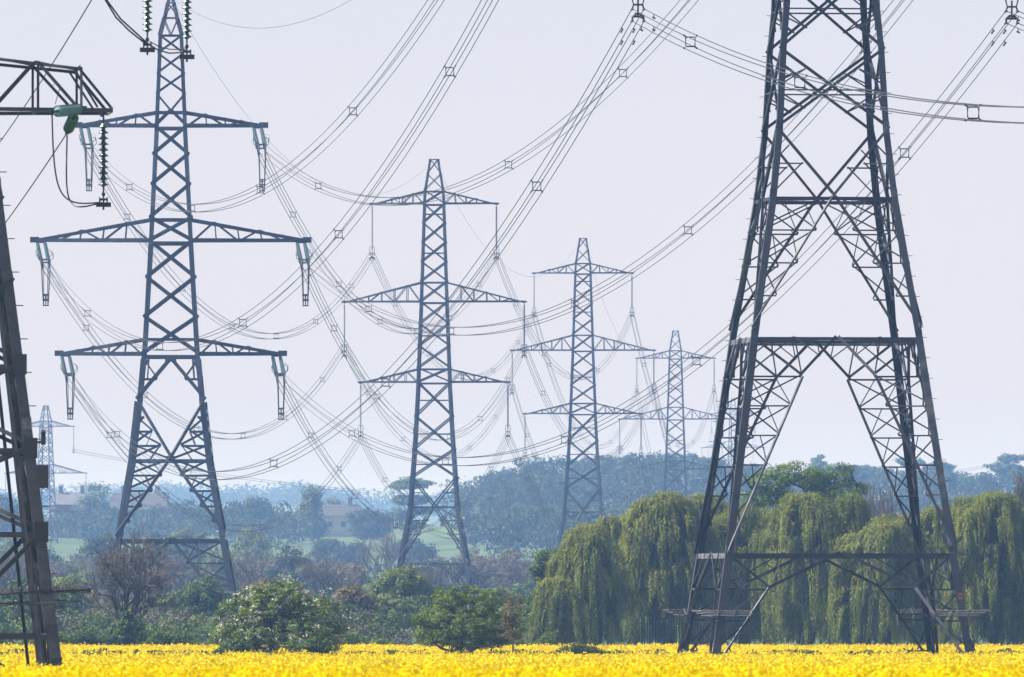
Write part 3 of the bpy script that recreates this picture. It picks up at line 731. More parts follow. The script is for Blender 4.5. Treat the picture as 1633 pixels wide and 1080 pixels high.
def loopw(p, q, drop, off, n=24, r=.022):
    p = np.array(p); q = np.array(q); t = np.linspace(0, 1, n)[:, None]; pts = p + (q - p) * t
    pts[:, 2] -= drop * (np.sin(np.pi * t[:, 0] ** .8)); pts[:, 0] += off * np.sin(np.pi * t[:, 0]); m = MB(); m.tube(pts, r, 5); m.build('jumper_wire', M['fit'], rootL)
loopw(L2l(83, 184, 285), sA - [.08, 0, .0], 1.0, -.35); loopw(L2l(107, 216, 289), sA - [.05, 0, 0], .95, -.35)
m_ = MB(); pp = [L2l(x, y, 287.6) for x, y in ((150, -30), (168, 0), (185, 28), (207, 50), (235, 72))]; m_.tube(pp, .024, 5); pp = [L2l(x, y, 287.9) for x, y in ((153, -30), (170, 0), (192, 30), (214, 50), (238, 72))]; m_.tube(pp, .024, 5)
pp = [L2l(x, y, 287.4) for x, y in ((236, 70), (252, 80), (270, 85), (286, 84), (298, 78))]; m_.tube(pp, .022, 5); pp = [L2l(x, y, 287.4) for x, y in ((238, 66), (255, 75), (272, 79), (286, 79), (297, 76))]; m_.tube(pp, .016, 5); m_.build('jumper_wire', M['fit'], rootL)
def l2w(p): c, s = math.cos(AL), math.sin(AL); return np.array([p[0] * c - p[1] * s + XL, p[0] * s + p[1] * c + YL, p[2] + GL])
w1 = l2w(q1 + (q1 - q1s) * .2); single(w1, w1 + np.array([-140, -120, .0]), 1.6, 'single black cable leaving the pale glass insulator towards the left edge', .021, name='overhead_cable', mat=M['fit'])
w2 = l2w(q2 + [-.03, .2, -.1]); single(w2, w2 + np.array([-26.5, 312, 0.]), 2.0, 'single black cable slanting down left from the leaf-green glass insulator', .021, name='overhead_cable', mat=M['fit'])
w3 = np.array([wx(190, 288), 288, wz(-75, 288)]); single(w3, w3 + np.array([-26.5, 312, 0.]), 2.0, 'single black cable slanting from the top edge down behind the near left arm', .021, name='overhead_cable', mat=M['fit'])

# ------------------------------------------------------------------ trees
def sample_blobs(blobs, n, hollow=.55):
    b = np.array(blobs, float); vol = b[:, 3] * b[:, 4] * b[:, 5]; i = RNG.choice(len(b), n, p=(vol ** .8) / (vol ** .8).sum())
    d = RNG.normal(size=(n, 3)); d /= np.linalg.norm(d, axis=1, keepdims=True)
    r = hollow + (1 - hollow) * RNG.random(n) ** .6
    return b[i, :3] + d * r[:, None] * b[i, 3:6]
def grow(targets_by_level, trunk, r0, decay=.62, sag=.1):
    """connect targets to the nearest earlier node; returns node positions, polylines"""
    nodes = [np.array(p) for p in trunk]; rad = [r0 * (1 - .45 * i / max(1, len(trunk) - 1)) for i in range(len(trunk))]
    lines = [(np.array(trunk), np.array(rad))]
    nodes = np.array(nodes); rad = np.array(rad)
    for lv, tg in enumerate(targets_by_level):
        newn = []; newr = []
        for t in tg:
            d = np.linalg.norm(nodes - t, axis=1) + np.maximum(0, nodes[:, 2] - t[2]) * 1.2
            i = d.argmin(); p = nodes[i]; L = np.linalg.norm(t - p)
            k = max(3, min(6, int(L / .5) + 2)); u = np.linspace(0, 1, k)[:, None]
            pts = p + (t - p) * u; bow = np.sin(u[:, 0] * math.pi)
            pts[:, 2] += bow * L * .12; pts[1:-1] += RNG.normal(size=(k - 2, 3)) * L * .045
            ra = max(.004, rad[i] * decay); rr = ra * (1 - .6 * u[:, 0])
            lines.append((pts, rr)); newn.append(pts[1:]); newr.append(rr[1:])
        nodes = np.concatenate([nodes] + newn); rad = np.concatenate([rad] + newr)
    return nodes, rad, lines
def tree(name, cat, label, px, D, blobs, trunk_r, kind='leafy', leafmat='oak', n_clump=90, per=90, leaf=.16, clump=.45, flat=.6, levels=(7, 26), group=None, bark='bark', base=None, twigs=0, hollow=.5, extra=None, lean=(0, 0), min_r=.0):
    """blobs: crown ellipsoids in metres, relative to the tree foot (x, y, z, rx, ry, rz)"""
    x = wx(px, D); z = G(x, D) if base is None else base
    root = empty(name, (x, D, z), 0); tag(root, label, cat, group)
    b = np.array(blobs, float); top = (b[:, 2] + b[:, 5]).max(); low = max(.2, (b[:, 2] - b[:, 5]).min())
    cz = b[:, 2].mean()
    trunk = [(0, 0, -.3), (lean[0] * .3, lean[1] * .3, low * .6), (lean[0] * .7, lean[1] * .7, (low + cz) / 2 + .1), (lean[0], lean[1], cz)]
    tgs = [sample_blobs(b, n, .3) for n in levels]
    cl = sample_blobs(b, n_clump, hollow); tgs.append(cl)
    nodes, rad, lines = grow(tgs, trunk, trunk_r)
    mb = MB()
    for i, (p, r) in enumerate(lines): mb.tube(p, np.maximum(r, min_r), 6 if i == 0 else (4 if r[0] > .03 else 3), cap=False)
    tr = mb.build('trunk', M[bark], root, True)
    if twigs:
        mt = MB(); tw = []
        n0 = len(cl)
        for c in cl:
            k = twigs; out = c - np.array([0, 0, cz * .6]); out /= np.linalg.norm(out) + 1e-6
            for _ in range(k):
                d = out * .7 + RNG.normal(size=3) * .55 + np.array([0, 0, .35]); d /= np.linalg.norm(d); L = clump * RNG.uniform(.7, 1.7)
                p0 = c + RNG.normal(size=3) * clump * .25; p1 = p0 + d * L * .5 + RNG.normal(size=3) * L * .08; p2 = p1 + d * L * .5 + RNG.normal(size=3) * L * .14
                mt.tube([p0, p1, p2], [max(.011, min_r) , max(.008, min_r * .8), max(.005, min_r * .5)], 3, cap=False)
                for e in range(2):
                    q = p1 + RNG.normal(size=3) * .04; dd = d + RNG.normal(size=3) * .7; mt.tube([q, q + dd / np.linalg.norm(dd) * L * .4], [max(.008, min_r * .7), max(.004, min_r * .4)], 3, cap=False)
        mt.build('twigs', M['twig'], tr)
    if leafmat:
        off = RNG.normal(size=(len(cl) * per, 3)); off /= (np.linalg.norm(off, axis=1, keepdims=True) ** .35)
        sc = RNG.uniform(.6, 1.3, len(cl)).repeat(per)[:, None] * clump
        P = cl.repeat(per, 0) + off * sc * [1, 1, flat] * .62
        keepm = P[:, 2] > .05; P = P[keepm]
        rn = np.clip(RNG.random(len(P)) * .5 + RNG.random(len(cl)).repeat(per)[keepm] * .5, 0, 1)
        Nn = (P - cl.repeat(per, 0)[keepm]) / clump * 1.1 + (P - [lean[0], lean[1], cz * .8]) / (np.abs(P - [lean[0], lean[1], cz * .8]).max() + .1) * 1.0 + [0, 0, .3]
        mb = MB(); mb.leaves(P, leaf, .65, rnd=rn, nrm=Nn, nj=.45); mb.build('crown', M[leafmat], root)
    if extra: extra(root, cl, b)
    return root
def bare(label, px, D, top_py, half_px, depth=6, r0=.2, seed=1, min_r=.012, group=None, trunk_f=.16, mat='bark', base=None):
    rng = np.random.default_rng(seed); x = wx(px, D); z = G(x, D) if base is None else base; H = wz(top_py, D) - z; W = half_px / S_(D)
    root = empty('bare_tree', (x, D, z)); tag(root, label, 'tree', group); L_ = []
    def br(p, d, L, r, k):
        n = 4; pts = [p]; q = p.copy(); dd = d.copy()
        for i in range(n):
            dd = dd + rng.normal(size=3) * .13 + np.array([0, 0, .05 if k > 1 else -.03]); dd /= np.linalg.norm(dd); q = q + dd * L / n; pts.append(q)
        L_.append((np.array(pts), np.linspace(r, r * .62, n + 1), k))
        if k == 0: return
        nc = 3 if k > 1 else 3
        for j in range(nc):
            t = n if j < 2 else rng.integers(1, n)
            ax = rng.normal(size=3); ax -= dd * ax.dot(dd); ax /= np.linalg.norm(ax)
            nd = dd * math.cos(.55) + ax * math.sin(.55) * rng.uniform(.5, 1.4) + np.array([0, 0, .1]); nd /= np.linalg.norm(nd)
            br(pts[t], nd, L * rng.uniform(.62, .88), r * (.66 if j < 2 else .5), k - 1)
    base_p = np.array([0, 0, 0.])
    L_.append((np.array([[0, 0, -.3], [.03, 0, H * trunk_f * .5], [0, 0, H * trunk_f]]), np.array([r0 * 1.25, r0 * 1.05, r0]), depth + 1))
    for j in range(5):
        a = j * 1.256 + rng.uniform(-.4, .4); tilt = rng.uniform(.25, .75) if j else .08
        br(np.array([0, 0, H * trunk_f * rng.uniform(.7, 1)]), np.array([math.cos(a) * math.sin(tilt), math.sin(a) * math.sin(tilt), math.cos(tilt)]), H * .26, r0 * .62, depth)
    allp = np.concatenate([l[0] for l in L_]); zt = np.percentile(allp[:, 2], 99.7); wv = np.percentile(np.abs(allp[:, 0]), 98.5)
    sc = np.array([W / wv, W / wv, (H - H * trunk_f) / (zt - H * trunk_f)])
    for lev, nm in ((1, 'trunk'), (0, 'twigs')):
        mb = MB()
        for p, r, k in L_:
            if (k >= 2) != (lev == 1): continue
            q = p * sc; q[:, 2] = np.where(p[:, 2] > H * trunk_f, H * trunk_f + (p[:, 2] - H * trunk_f) * sc[2], p[:, 2])
            mb.tube(q, np.maximum(r, min_r if k < 2 else min_r * 1.4), 5 if k > 3 else 3, cap=False)
        o = mb.build(nm, M[mat if lev else 'twig'], root if lev else tr, lev == 1)
        if lev: tr = o
    return root
def blobs_px(D, foot_px, lst, depth=1.0, base=None):
    """crown lobes given as (px, py, half width px, half height px) at distance D"""
    s = S_(D); x0 = wx(foot_px, D); z0 = G(x0, D) if base is None else base; out = []
    for i, (px, py, rx, ry) in enumerate(lst):
        out.append((wx(px, D) - x0, RNG.uniform(-.35, .35) * rx / s, wz(py, D) - z0, rx / s, rx / s * depth, ry / s))
    return out

# ---- hawthorn in flower and its neighbour, in the crop
def haw_extra(root, cl, b):
    P = cl[RNG.integers(0, len(cl), 1500)] + RNG.normal(size=(1500, 3)) * .2; P = P[P[:, 2] > .5]
    ctr = P[RNG.choice(len(P), 700, replace=False)]; Q = ctr.repeat(10, 0) + RNG.normal(size=(700 * 10, 3)) * [.08, .08, .04]
    mb = MB(); mb.leaves(Q, .062, .9); mb.build('blossom', M['blossom'], root)
tree('hawthorn_bush', 'bush', 'broad hawthorn bush dotted with white blossom, in the yellow crop', 440, 487,
     blobs_px(487, 440, [(392, 985, 48, 42), (440, 965, 52, 38), (500, 985, 48, 38), (400, 1015, 62, 24), (480, 1015, 70, 26), (545, 1012, 20, 18), (362, 1012, 26, 16), (415, 945, 18, 16), (470, 940, 22, 14)], .9),
     .13, leafmat='haw', n_clump=520, per=100, leaf=.088, clump=.25, flat=.7, levels=(14, 90), extra=haw_extra, hollow=.55)
tree('hawthorn_bush', 'bush', 'dark green thorn bush with bare limbs showing, right of the blossoming bush', 735, 487,
     blobs_px(487, 735, [(692, 985, 38, 22), (720, 960, 38, 22), (765, 965, 38, 24), (790, 990, 28, 22), (740, 995, 62, 28), (700, 1015, 50, 16), (790, 1018, 42, 14), (740, 1022, 50, 14), (740, 945, 22, 12), (672, 990, 16, 12), (816, 1003, 20, 14), (664, 1008, 20, 12), (700, 950, 12, 8), (752, 938, 12, 8), (780, 955, 10, 8)], .9),
     .14, leafmat='haw', n_clump=430, per=80, leaf=.085, clump=.22, flat=.6, levels=(16, 110), hollow=.4)
tree('shrub', 'bush', 'low bright green shrub at the right foot of the blossoming bush', 505, 478, blobs_px(478, 505, [(505, 1032, 26, 14), (490, 1036, 16, 10), (522, 1036, 18, 9)], .8), .04, leafmat='dark', n_clump=70, per=70, leaf=.09, clump=.2, levels=(6, 20))
tree('shrub', 'bush', 'low green shrub at the left foot of the blossoming bush', 376, 478, blobs_px(478, 376, [(376, 1033, 24, 12), (360, 1036, 14, 8)], .8), .04, leafmat='dark', n_clump=50, per=70, leaf=.09, clump=.2, levels=(6, 20))
tree('shrub', 'bush', 'brownish wispy sapling at the right side of the dark thorn bush', 818, 480, blobs_px(480, 818, [(815, 975, 14, 22), (822, 960, 10, 12), (812, 1005, 20, 20)], .9), .03, leafmat='brown', n_clump=60, per=40, leaf=.08, clump=.2, levels=(6, 20))
tree('shrub', 'bush', 'low dark weed mound in the crop left of the largest pylon', 920, 466, blobs_px(466, 920, [(915, 1038, 34, 10), (935, 1040, 28, 8)], .7), .02, leafmat='dark', n_clump=60, per=60, leaf=.09, clump=.18, levels=(5, 14))

# ---- willows
def willow(label, px, D, half_px, top_py, seed, skirt=1.0, group='weeping willows behind the field', low=.5):
    s = S_(D); x = wx(px, D); z0 = G(x, D); H = wz(top_py, D) - z0; R = (1.22 if D < 690 else 1.5) * half_px / s
    root = empty('willow_tree', (x, D, z0)); tag(root, label, 'willow', group)
    rng = np.random.default_rng(seed)
    # several rounded domes make the crown; locks of hanging strands leave it at every height
    nl = 7; lob = [(0, 0, 1.0, .62)] + [(rng.uniform(-.72, .72), rng.uniform(-.5, .35), rng.uniform(.72, 1.0), rng.uniform(.3, .48)) for _ in range(nl - 1)]
    C = []; O = []
    n = int(150 + 60 * R * H / 5)
    for i in range(n):
        lx, ly, lh, lr = lob[rng.integers(nl)] if rng.random() < .75 else lob[0]
        a = rng.uniform(0, 2 * math.pi); v = math.sqrt(rng.random())
        o = np.array([math.cos(a) * v, math.sin(a) * v]); x_ = (lx + o[0] * lr) * R; y_ = (ly + o[1] * lr) * R * .8
        z_ = H * lh * (.30 + .70 * max(0, 1 - (v * .97) ** 2.8) ** .5) - .15
        if rng.random() < .5 and v > .55: z_ *= rng.uniform(.3, 1.0)
        C.append((x_ * 1.04, y_, max(1.4, z_))); O.append((o[0] + lx * .5, o[1] + ly * .5, 0))
    C = np.array(C); O = np.array(O)
    mb = MB(); pts = []; rn = []; NM = []; tops = C[rng.random(len(C)) < .5]
    Q = tops.repeat(12, 0) + rng.normal(size=(len(tops) * 12, 3)) * [.28, .28, .16] + [0, 0, .18]; pts.append(Q); rn.append(rng.uniform(.45, 1, len(Q))); NM.append((Q - tops.repeat(12, 0)) * 2 + [0, 0, .6])  # top tufts take only the paler tones, sunlight put into their colour
    for i, c in enumerate(C):
        cr = rng.uniform(.18, .5); k = int(9 + 16 * cr); L0 = rng.uniform(.5, 3.4) * skirt; tone = rng.random()
        for j in range(k):
            a = rng.uniform(0, 2 * math.pi); q = math.sqrt(rng.random()) * cr
            off = np.array([q * math.cos(a), q * math.sin(a), 0])
            st = c + off + [0, 0, math.sqrt(max(0, cr * cr - q * q)) * .7]
            L = L0 * rng.uniform(.55, 1.15); L = min(L, st[2] - low * rng.uniform(.3, 1.4))
            if L < .3: continue
            m = int(L / .08); t = np.linspace(0, 1, m)
            P = st + O[i] * (.45 * np.sqrt(t))[:, None] - off * (.45 * t)[:, None]; P[:, 2] -= t * L; P = P + rng.normal(size=P.shape) * [.03, .03, .03]
            pts.append(P); rn.append(np.full(m, tone * .5) + rng.random(m) * .25 + (1 - t) * .25)  # strands coloured paler towards the top, painted light on the crown
            NM.append(off / cr * .9 + O[i] * 1.2 + np.array([0, 0, 1.0]) * ((1 - t) ** 2)[:, None] + [0, 0, .15])
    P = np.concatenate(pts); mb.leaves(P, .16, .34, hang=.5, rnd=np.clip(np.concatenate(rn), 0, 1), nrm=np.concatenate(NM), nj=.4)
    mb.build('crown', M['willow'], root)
    t = MB(); t.tube([(0, 0, -.3), (.15, 0, 1.2), (.0, .1, 2.4), (.1, 0, H * .55)], [.42, .34, .28, .16], 8)
    for i in rng.choice(n, min(n, 26), replace=False):
        b = np.array([.05, 0, rng.uniform(1.6, H * .5)]); m = (b + C[i]) / 2 + np.array([0, 0, .8]); t.tube([b, m, C[i] + [0, 0, .1]], [.13, .08, .03], 5, cap=False)
    t.build('trunk', M['bark'], root, True)
    return root
WL = [('weeping willow at the left end of the row, lower than its neighbour', 938, 640, 62, 838, 1), ('small drooping willow fringe at the outer left end of the willow row', 895, 630, 26, 925, 9),
      ('tall weeping willow left of the largest pylon', 1065, 655, 88, 788, 2), ('weeping willow seen between the left legs of the largest pylon', 1185, 665, 62, 806, 3),
      ('broad weeping willow centred under the largest pylon', 1285, 650, 92, 788, 4), ('lower weeping willow filling the dip inside the right legs of the largest pylon', 1408, 640, 62, 832, 5),
      ('weeping willow standing directly behind the right legs of the largest pylon', 1490, 665, 52, 812, 6), ('weeping willow at the right edge of the picture', 1588, 650, 78, 786, 7),
      ('darker weeping willow partly beyond the right edge', 1665, 662, 50, 800, 8)]
WL += [('willow crown filling the gap behind the two left willows', 1008, 690, 60, 822, 21), ('willow crown behind the left legs of the largest pylon, partly hidden', 1125, 690, 62, 790, 22), ('willow crown between the leg willow and the broad centre willow', 1226, 690, 62, 812, 23),
       ('willow crown behind the broad centre willow, on its right', 1350, 690, 60, 812, 24), ('willow crown in the dip left of the right legs, set back', 1455, 690, 62, 832, 25), ('willow crown between the right legs and the right edge willow', 1545, 690, 60, 794, 26)]
for lab, px, D, hp, tp, sd in WL: willow(lab, px, D, hp, tp, sd)

# ---- leafy trees behind willows
tree('oak_tree', 'tree', 'bright green broad tree rising above the willows inside the largest pylon', 1285, 730,
     blobs_px(730, 1285, [(1225, 770, 40, 16), (1270, 757, 50, 18), (1320, 770, 40, 18), (1362, 785, 30, 20), (1225, 795, 44, 18), (1320, 805, 58, 22), (1342, 750, 16, 9), (1300, 830, 80, 25)], .8),
     .3, leafmat='oak', n_clump=420, per=90, leaf=.15, clump=.5, flat=.55, levels=(12, 60), hollow=.5, min_r=.02)
bare('leafless tree in the gap between willows, right of the bright green tree', 1408, 760, 778, 46, 6, .22, 8, .014)
bare('leafless branches poking out at the right edge above the willow', 1650, 740, 745, 44, 6, .22, 9, .014)
tree('round_tree', 'tree', 'small dark green tree against the left end of the willows', 872, 680,
     blobs_px(680, 872, [(868, 905, 20, 26), (885, 935, 26, 40), (862, 965, 22, 30), (880, 890, 18, 12), (845, 985, 20, 22)], .8), .15, leafmat='dark', n_clump=240, per=80, leaf=.13, clump=.42, levels=(8, 40))

# ---- middle distance: individual trees, nearest first   (label, kind, px, D, lobes)
bare('large leafless tree in front of the foot of the tall left pylon', 198, 600, 852, 76, 6, .24, 5, .012, trunk_f=.13)
def T2(label, kind, px, D, lobes, **k):
    args = dict(leafmat=kind, n_clump=170, per=75, leaf=.17, clump=.5, levels=(7, 30), depth=.8); args.update(k)
    dp = args.pop('depth'); nm = args.pop('name', 'round_tree'); cat = args.pop('cat', 'tree')
    return tree(nm, cat, label, px, D, blobs_px(D, px, lobes, dp), args.pop('tr', .16), **args)
T2('ivy-dark tree right of the tall left pylon foot', 'dark', 325, 760, [(325, 945, 34, 28), (300, 960, 26, 24), (350, 965, 26, 24), (325, 985, 42, 24)])
T2('grey-green rounded tree in front of the middle pylon foot', 'olive', 645, 770, [(645, 925, 38, 22), (620, 950, 34, 28), (672, 950, 34, 28), (645, 975, 56, 26)], n_clump=260)
T2('tan budding bush left of the grey-green rounded tree', 'tan', 566, 740, [(560, 955, 20, 22), (578, 965, 18, 22), (566, 985, 30, 20)], n_clump=110, name='budding_bush', cat='bush')
T2('blue-green bush between the blossoming bush and the rounded tree', 'dark', 540, 720, [(530, 975, 26, 18), (552, 985, 30, 20)], n_clump=120, name='shrub', cat='bush')
T2('brown spreading bush above the blossoming bush', 'brown', 430, 840, [(415, 940, 26, 14), (440, 935, 26, 14), (465, 945, 26, 14), (440, 960, 52, 18)], name='budding_bush', cat='bush')
T2('wispy green bush under the middle pylon, right of rounded tree', 'olive', 705, 760, [(705, 985, 26, 16), (690, 990, 22, 14)], n_clump=80, name='shrub', cat='bush')
T2('olive scrubby tree behind the dark thorn bush, right side', 'olive', 800, 730, [(795, 960, 28, 22), (822, 972, 26, 26), (800, 990, 44, 22)], n_clump=150)
T2('rounded green bush left of the big leafless tree, at the hedge', 'dark', 135, 620, [(135, 1018, 24, 12), (118, 1022, 16, 10), (152, 1022, 16, 10)], n_clump=80, clump=.3, leaf=.12, name='shrub', cat='bush')
T2('ivy covered stump growing round the big leafless trunk', 'dark', 203, 598, [(203, 1005, 26, 20), (190, 1018, 24, 14), (218, 1016, 22, 14), (203, 988, 12, 14)], n_clump=140, clump=.3, leaf=.12, name='shrub', cat='bush')
T2('dark green tree behind the near left pylon leg', 'dark', 45, 720, [(40, 950, 44, 26), (80, 970, 34, 30), (20, 985, 40, 26), (60, 995, 50, 22)], n_clump=240)
T2('yellow-green tree between the near left leg and leafless tree', 'olive', 115, 780, [(115, 940, 28, 24), (100, 965, 30, 24), (135, 965, 26, 24), (115, 985, 40, 20)], n_clump=170)
T2('grey scrub tree just right of the big leafless tree', 'olive', 280, 800, [(275, 965, 28, 22), (262, 985, 34, 20), (300, 990, 30, 18)], n_clump=120)
for i, (px, D, py, w, lab) in enumerate([(510, 1100, 905, 52, 'spreading leafless tree beyond the brown bush'), (400, 1180, 900, 40, 'leafless tree behind the blossoming bush, towards the tall left pylon'), (95, 1150, 905, 48, 'leafless hazy tree right of the near left leg'),
                                         (20, 1050, 900, 44, 'leafless hazy tree at the left edge behind the near leg'), (612, 1500, 860, 40, 'far leafless tree in front of the pale green field, left of middle pylon'), (760, 1250, 905, 50, 'purplish leafless tree just right of the middle pylon foot'),
                                         (825, 1300, 908, 44, 'purplish leafless tree left of the small dark green tree'), (285, 1120, 905, 40, 'leafless tree inside the right leg of the tall left pylon'), (695, 1160, 915, 40, 'leafless tree between the legs of the middle pylon')]):
    bare(lab, px, D, py - 20, w * 1.15, 5, .26, 30 + i, .02, base=G(wx(px, D), D))
mids = [('olive', 350, 1400, 895, 34), ('far', 460, 1450, 885, 36), ('brown', 560, 1350, 920, 34), ('far', 250, 1500, 870, 40), ('farlight', 300, 1700, 850, 36), ('olive', 400, 1750, 860, 34), ('far', 160, 1600, 870, 40), ('purple', 760, 1500, 893, 44), ('brown', 820, 1550, 893, 44), ('purple', 700, 1600, 908, 36),
        ('far', 60, 1500, 885, 44), ('olive', 20, 1700, 870, 36), ('olive', 130, 1350, 920, 44), ('purple', 230, 1380, 925, 44), ('farlight', 470, 1280, 930, 46), ('far', 350, 1300, 935, 40), ('olive', 600, 1320, 935, 40), ('dark', 840, 1150, 950, 36), ('far', 505, 1900, 892, 30), ('far', 680, 1850, 896, 34)]
ord_ = ['leftmost', 'second', 'third', 'fourth', 'fifth', 'sixth', 'seventh', 'eighth', 'ninth', 'tenth', 'eleventh', 'twelfth', 'thirteenth', 'fourteenth', 'fifteenth', 'sixteenth', 'seventeenth', 'eighteenth', 'nineteenth', 'rightmost']
mids.sort(key=lambda q: q[1])
tone = {'olive': 'olive', 'far': 'blue-green', 'brown': 'brown', 'farlight': 'pale green', 'purple': 'purple-grey leafless', 'dark': 'dark'}
for i, (k, px, D, py, w) in enumerate(mids):
    T2('%s hazy %s tree, %s of the low tree belt from the left edge' % ('small' if w < 40 else 'broad', tone[k], ord_[i]), k, px, D, [(px, py, w * .6, 20), (px - w * .45, py + 24, w * .6, 26), (px + w * .45, py + 24, w * .6, 26), (px, py + 45, w, 22)],
       n_clump=150, per=60, leaf=.34, clump=.95, levels=(6, 24), group='hazy tree belt behind the field', hollow=.4)

# ---- hedge along the field edge
def hedge(px0, px1, D, h, label, seed):
    rng = np.random.default_rng(seed); x0, x1 = wx(px0, D), wx(px1, D); z = G((x0 + x1) / 2, D)
    root = empty('hedge', ((x0 + x1) / 2, D, z)); tag(root, label, 'hedge')
    n = int((x1 - x0) * 5200); P = np.stack([rng.uniform(x0, x1, n), rng.normal(size=n) * .4, rng.random(n) ** .6 * h], 1)
    P[:, 2] *= (.82 + .2 * np.sin(P[:, 0] * 1.3 + seed) + .12 * np.sin(P[:, 0] * 4.1)); P[:, 0] -= (x0 + x1) / 2
    mb = MB(); mb.leaves(P, .11, .6); mb.build('foliage', M['haw'], root)
    t = MB()
    for q in np.arange(x0, x1, .6): a = q - (x0 + x1) / 2; t.tube([(a, 0, -.1), (a + rng.normal() * .1, 0, h * .4), (a + rng.normal() * .3, 0, h * .75)], .03, 4)
    t.build('stems', M['bark'], root)
hedge(226, 345, 590, 1.45, 'clipped hedge between the leafless tree and the blossoming bush', 1)
hedge(545, 628, 590, 1.45, 'clipped hedge between the blossoming bush and the dark thorn bush', 2)
hedge(-60, 112, 600, 1.3, 'rough hedge behind the near left pylon foot', 3)
hedge(800, 880, 600, 1.4, 'clipped hedge between the dark thorn bush and the willows', 4)

# ---- palisade fence under the willows
def fence(px0, px1, D, h, label):
    x0, x1 = wx(px0, D), wx(px1, D); z = G((x0 + x1) / 2, D); root = empty('palisade_fence', ((x0 + x1) / 2, D, z)); tag(root, label, 'fence')
    mb = MB(); w = (x1 - x0) / 2
    for q in np.arange(-w, w, .16): mb.box((q, 0, h / 2), (.06, .02, h))
    mb.build('pales', M['fit'], root)
    for zz_ in (.35, h - .35): m2 = MB(); m2.box((0, .03, zz_), (2 * w, .04, .05)); m2.build('rail', M['steel'], root)
    for q in np.arange(-w, w + .1, 2.75): m3 = MB(); m3.box((q, .08, h / 2), (.08, .06, h)); m3.build('post', M['steel'], root)
fence(1015, 1150, 640, 2.0, 'dark palisade fence at the foot of the willows, left of the largest pylon')

# ------------------------------------------------------------------ far trees, houses, woods
def far_tree(label, kind, px, D, lobes, name='round_tree', **k):
    x = wx(px, D); 
    args = dict(leafmat=kind, n_clump=110, per=60, leaf=.6, clump=1.7, levels=(6, 18), hollow=.4, min_r=.05); args.update(k)
    return tree(name, 'tree', label, px, D, blobs_px(D, px, lobes, .8), .4, **args)
far_tree('tall pale green tree beside the left house', 'farlight', 155, 2600, [(155, 790, 22, 24), (140, 815, 24, 24), (172, 820, 24, 22), (155, 845, 36, 18)])
far_tree('hazy round tree right of the red-chimneyed house roof', 'far', 300, 2650, [(290, 815, 28, 20), (318, 825, 28, 20), (300, 845, 44, 18)])
far_tree('broad hazy tree left of the birch-like pale tree', 'far', 395, 2600, [(385, 820, 24, 20), (412, 812, 28, 18), (400, 838, 46, 18), (440, 838, 26, 14)])
far_tree('slim pale green poplar-like tree beside the middle house', 'farlight', 498, 2560, [(498, 795, 14, 18), (495, 820, 18, 18), (500, 842, 20, 16)])
far_tree('rounded pale tree between poplar and middle house', 'farlight', 535, 2650, [(530, 812, 20, 16), (545, 825, 20, 18), (520, 830, 24, 18)])
far_tree('dark hazy tree right of the middle house', 'far', 585, 2600, [(575, 825, 22, 14), (598, 832, 28, 14), (590, 845, 32, 12)])
far_tree('spreading cedar with flat layers behind the middle pylon', 'dark', 655, 2450, [(660, 771, 28, 8), (640, 778, 20, 5), (655, 797, 32, 7), (640, 822, 18, 6), (655, 838, 26, 8), (670, 815, 18, 6)], name='cedar_tree', flat=.35, clump=1.4, n_clump=150)
far_tree('hazy rounded tree on the pale green field, low', 'far', 540, 2250, [(530, 878, 26, 16), (560, 882, 28, 16), (545, 892, 42, 12)])
far_tree('hazy tree at the right end of the pale green field', 'far', 655, 2200, [(650, 878, 24, 16), (670, 886, 22, 14)])
far_tree('blue-green tree at the left edge behind the near pylon', 'far', 12, 2500, [(5, 815, 26, 22), (20, 835, 26, 20), (10, 850, 40, 14)])
far_tree('conifer tip standing above the wood skyline inside the largest pylon', 'dark', 1306, 2900, [(1306, 733, 9, 8), (1306, 742, 12, 6), (1306, 750, 16, 7)], name='conifer_tree', n_clump=80, clump=1.0)
far_tree('flat-topped pine on the skyline near the right edge', 'dark', 1610, 2880, [(1615, 732, 26, 7), (1600, 745, 28, 7), (1625, 755, 30, 9)], name='pine_tree', n_clump=110, clump=1.2, flat=.4)
far_tree('flat-topped pine on the skyline behind the right legs', 'dark', 1480, 2870, [(1450, 738, 24, 7), (1500, 745, 26, 7), (1490, 758, 30, 8)], name='pine_tree', n_clump=110, clump=1.2, flat=.4)

def wood(name, label, n, fx, seed, leaf=.75, per=230, mats='far'):
    rng = np.random.default_rng(seed); P = []; R = []; NN = []; T = MB()
    for i in range(n):
        px, D, h, r = fx(rng); x = wx(px, D); z = G(x, D)
        k = rng.integers(4, 7); tone_ = rng.random()
        for j in range(k):
            rr = r * rng.uniform(.35, .62); c = np.array([x, D, z + h - rr * .8]) + np.array([rng.normal() * r * .42, rng.normal() * r * .42, -abs(rng.normal()) * h * .22 * (j > 0)])
            d = rng.normal(size=(per // k, 3)); d /= np.linalg.norm(d, axis=1, keepdims=True); d *= (rng.random((per // k, 1)) ** .3)
            P.append(c + d * rr * [1, 1, .8]); NN.append(d + [0, 0, .15]); R.append(np.clip(tone_ * .7 + rng.random(per // k) * .3, 0, 1))
        T.tube([(x, D, z - .5), (x, D, z + h * .6)], [.35, .2], 4, cap=False)
    mb = MB(); mb.leaves(np.concatenate(P), leaf, .8, rnd=np.concatenate(R), nrm=np.concatenate(NN), nj=.35); 
    o = mb.build(name, M[mats]); tag(o, label, 'woodland', kind='stuff'); return o
def skyl(px): return np.interp(px, [700, 740, 790, 860, 960, 1100, 1180, 1250, 1350, 1450, 1540, 1633], [800, 752, 738, 722, 722, 716, 735, 748, 738, 742, 756, 738])
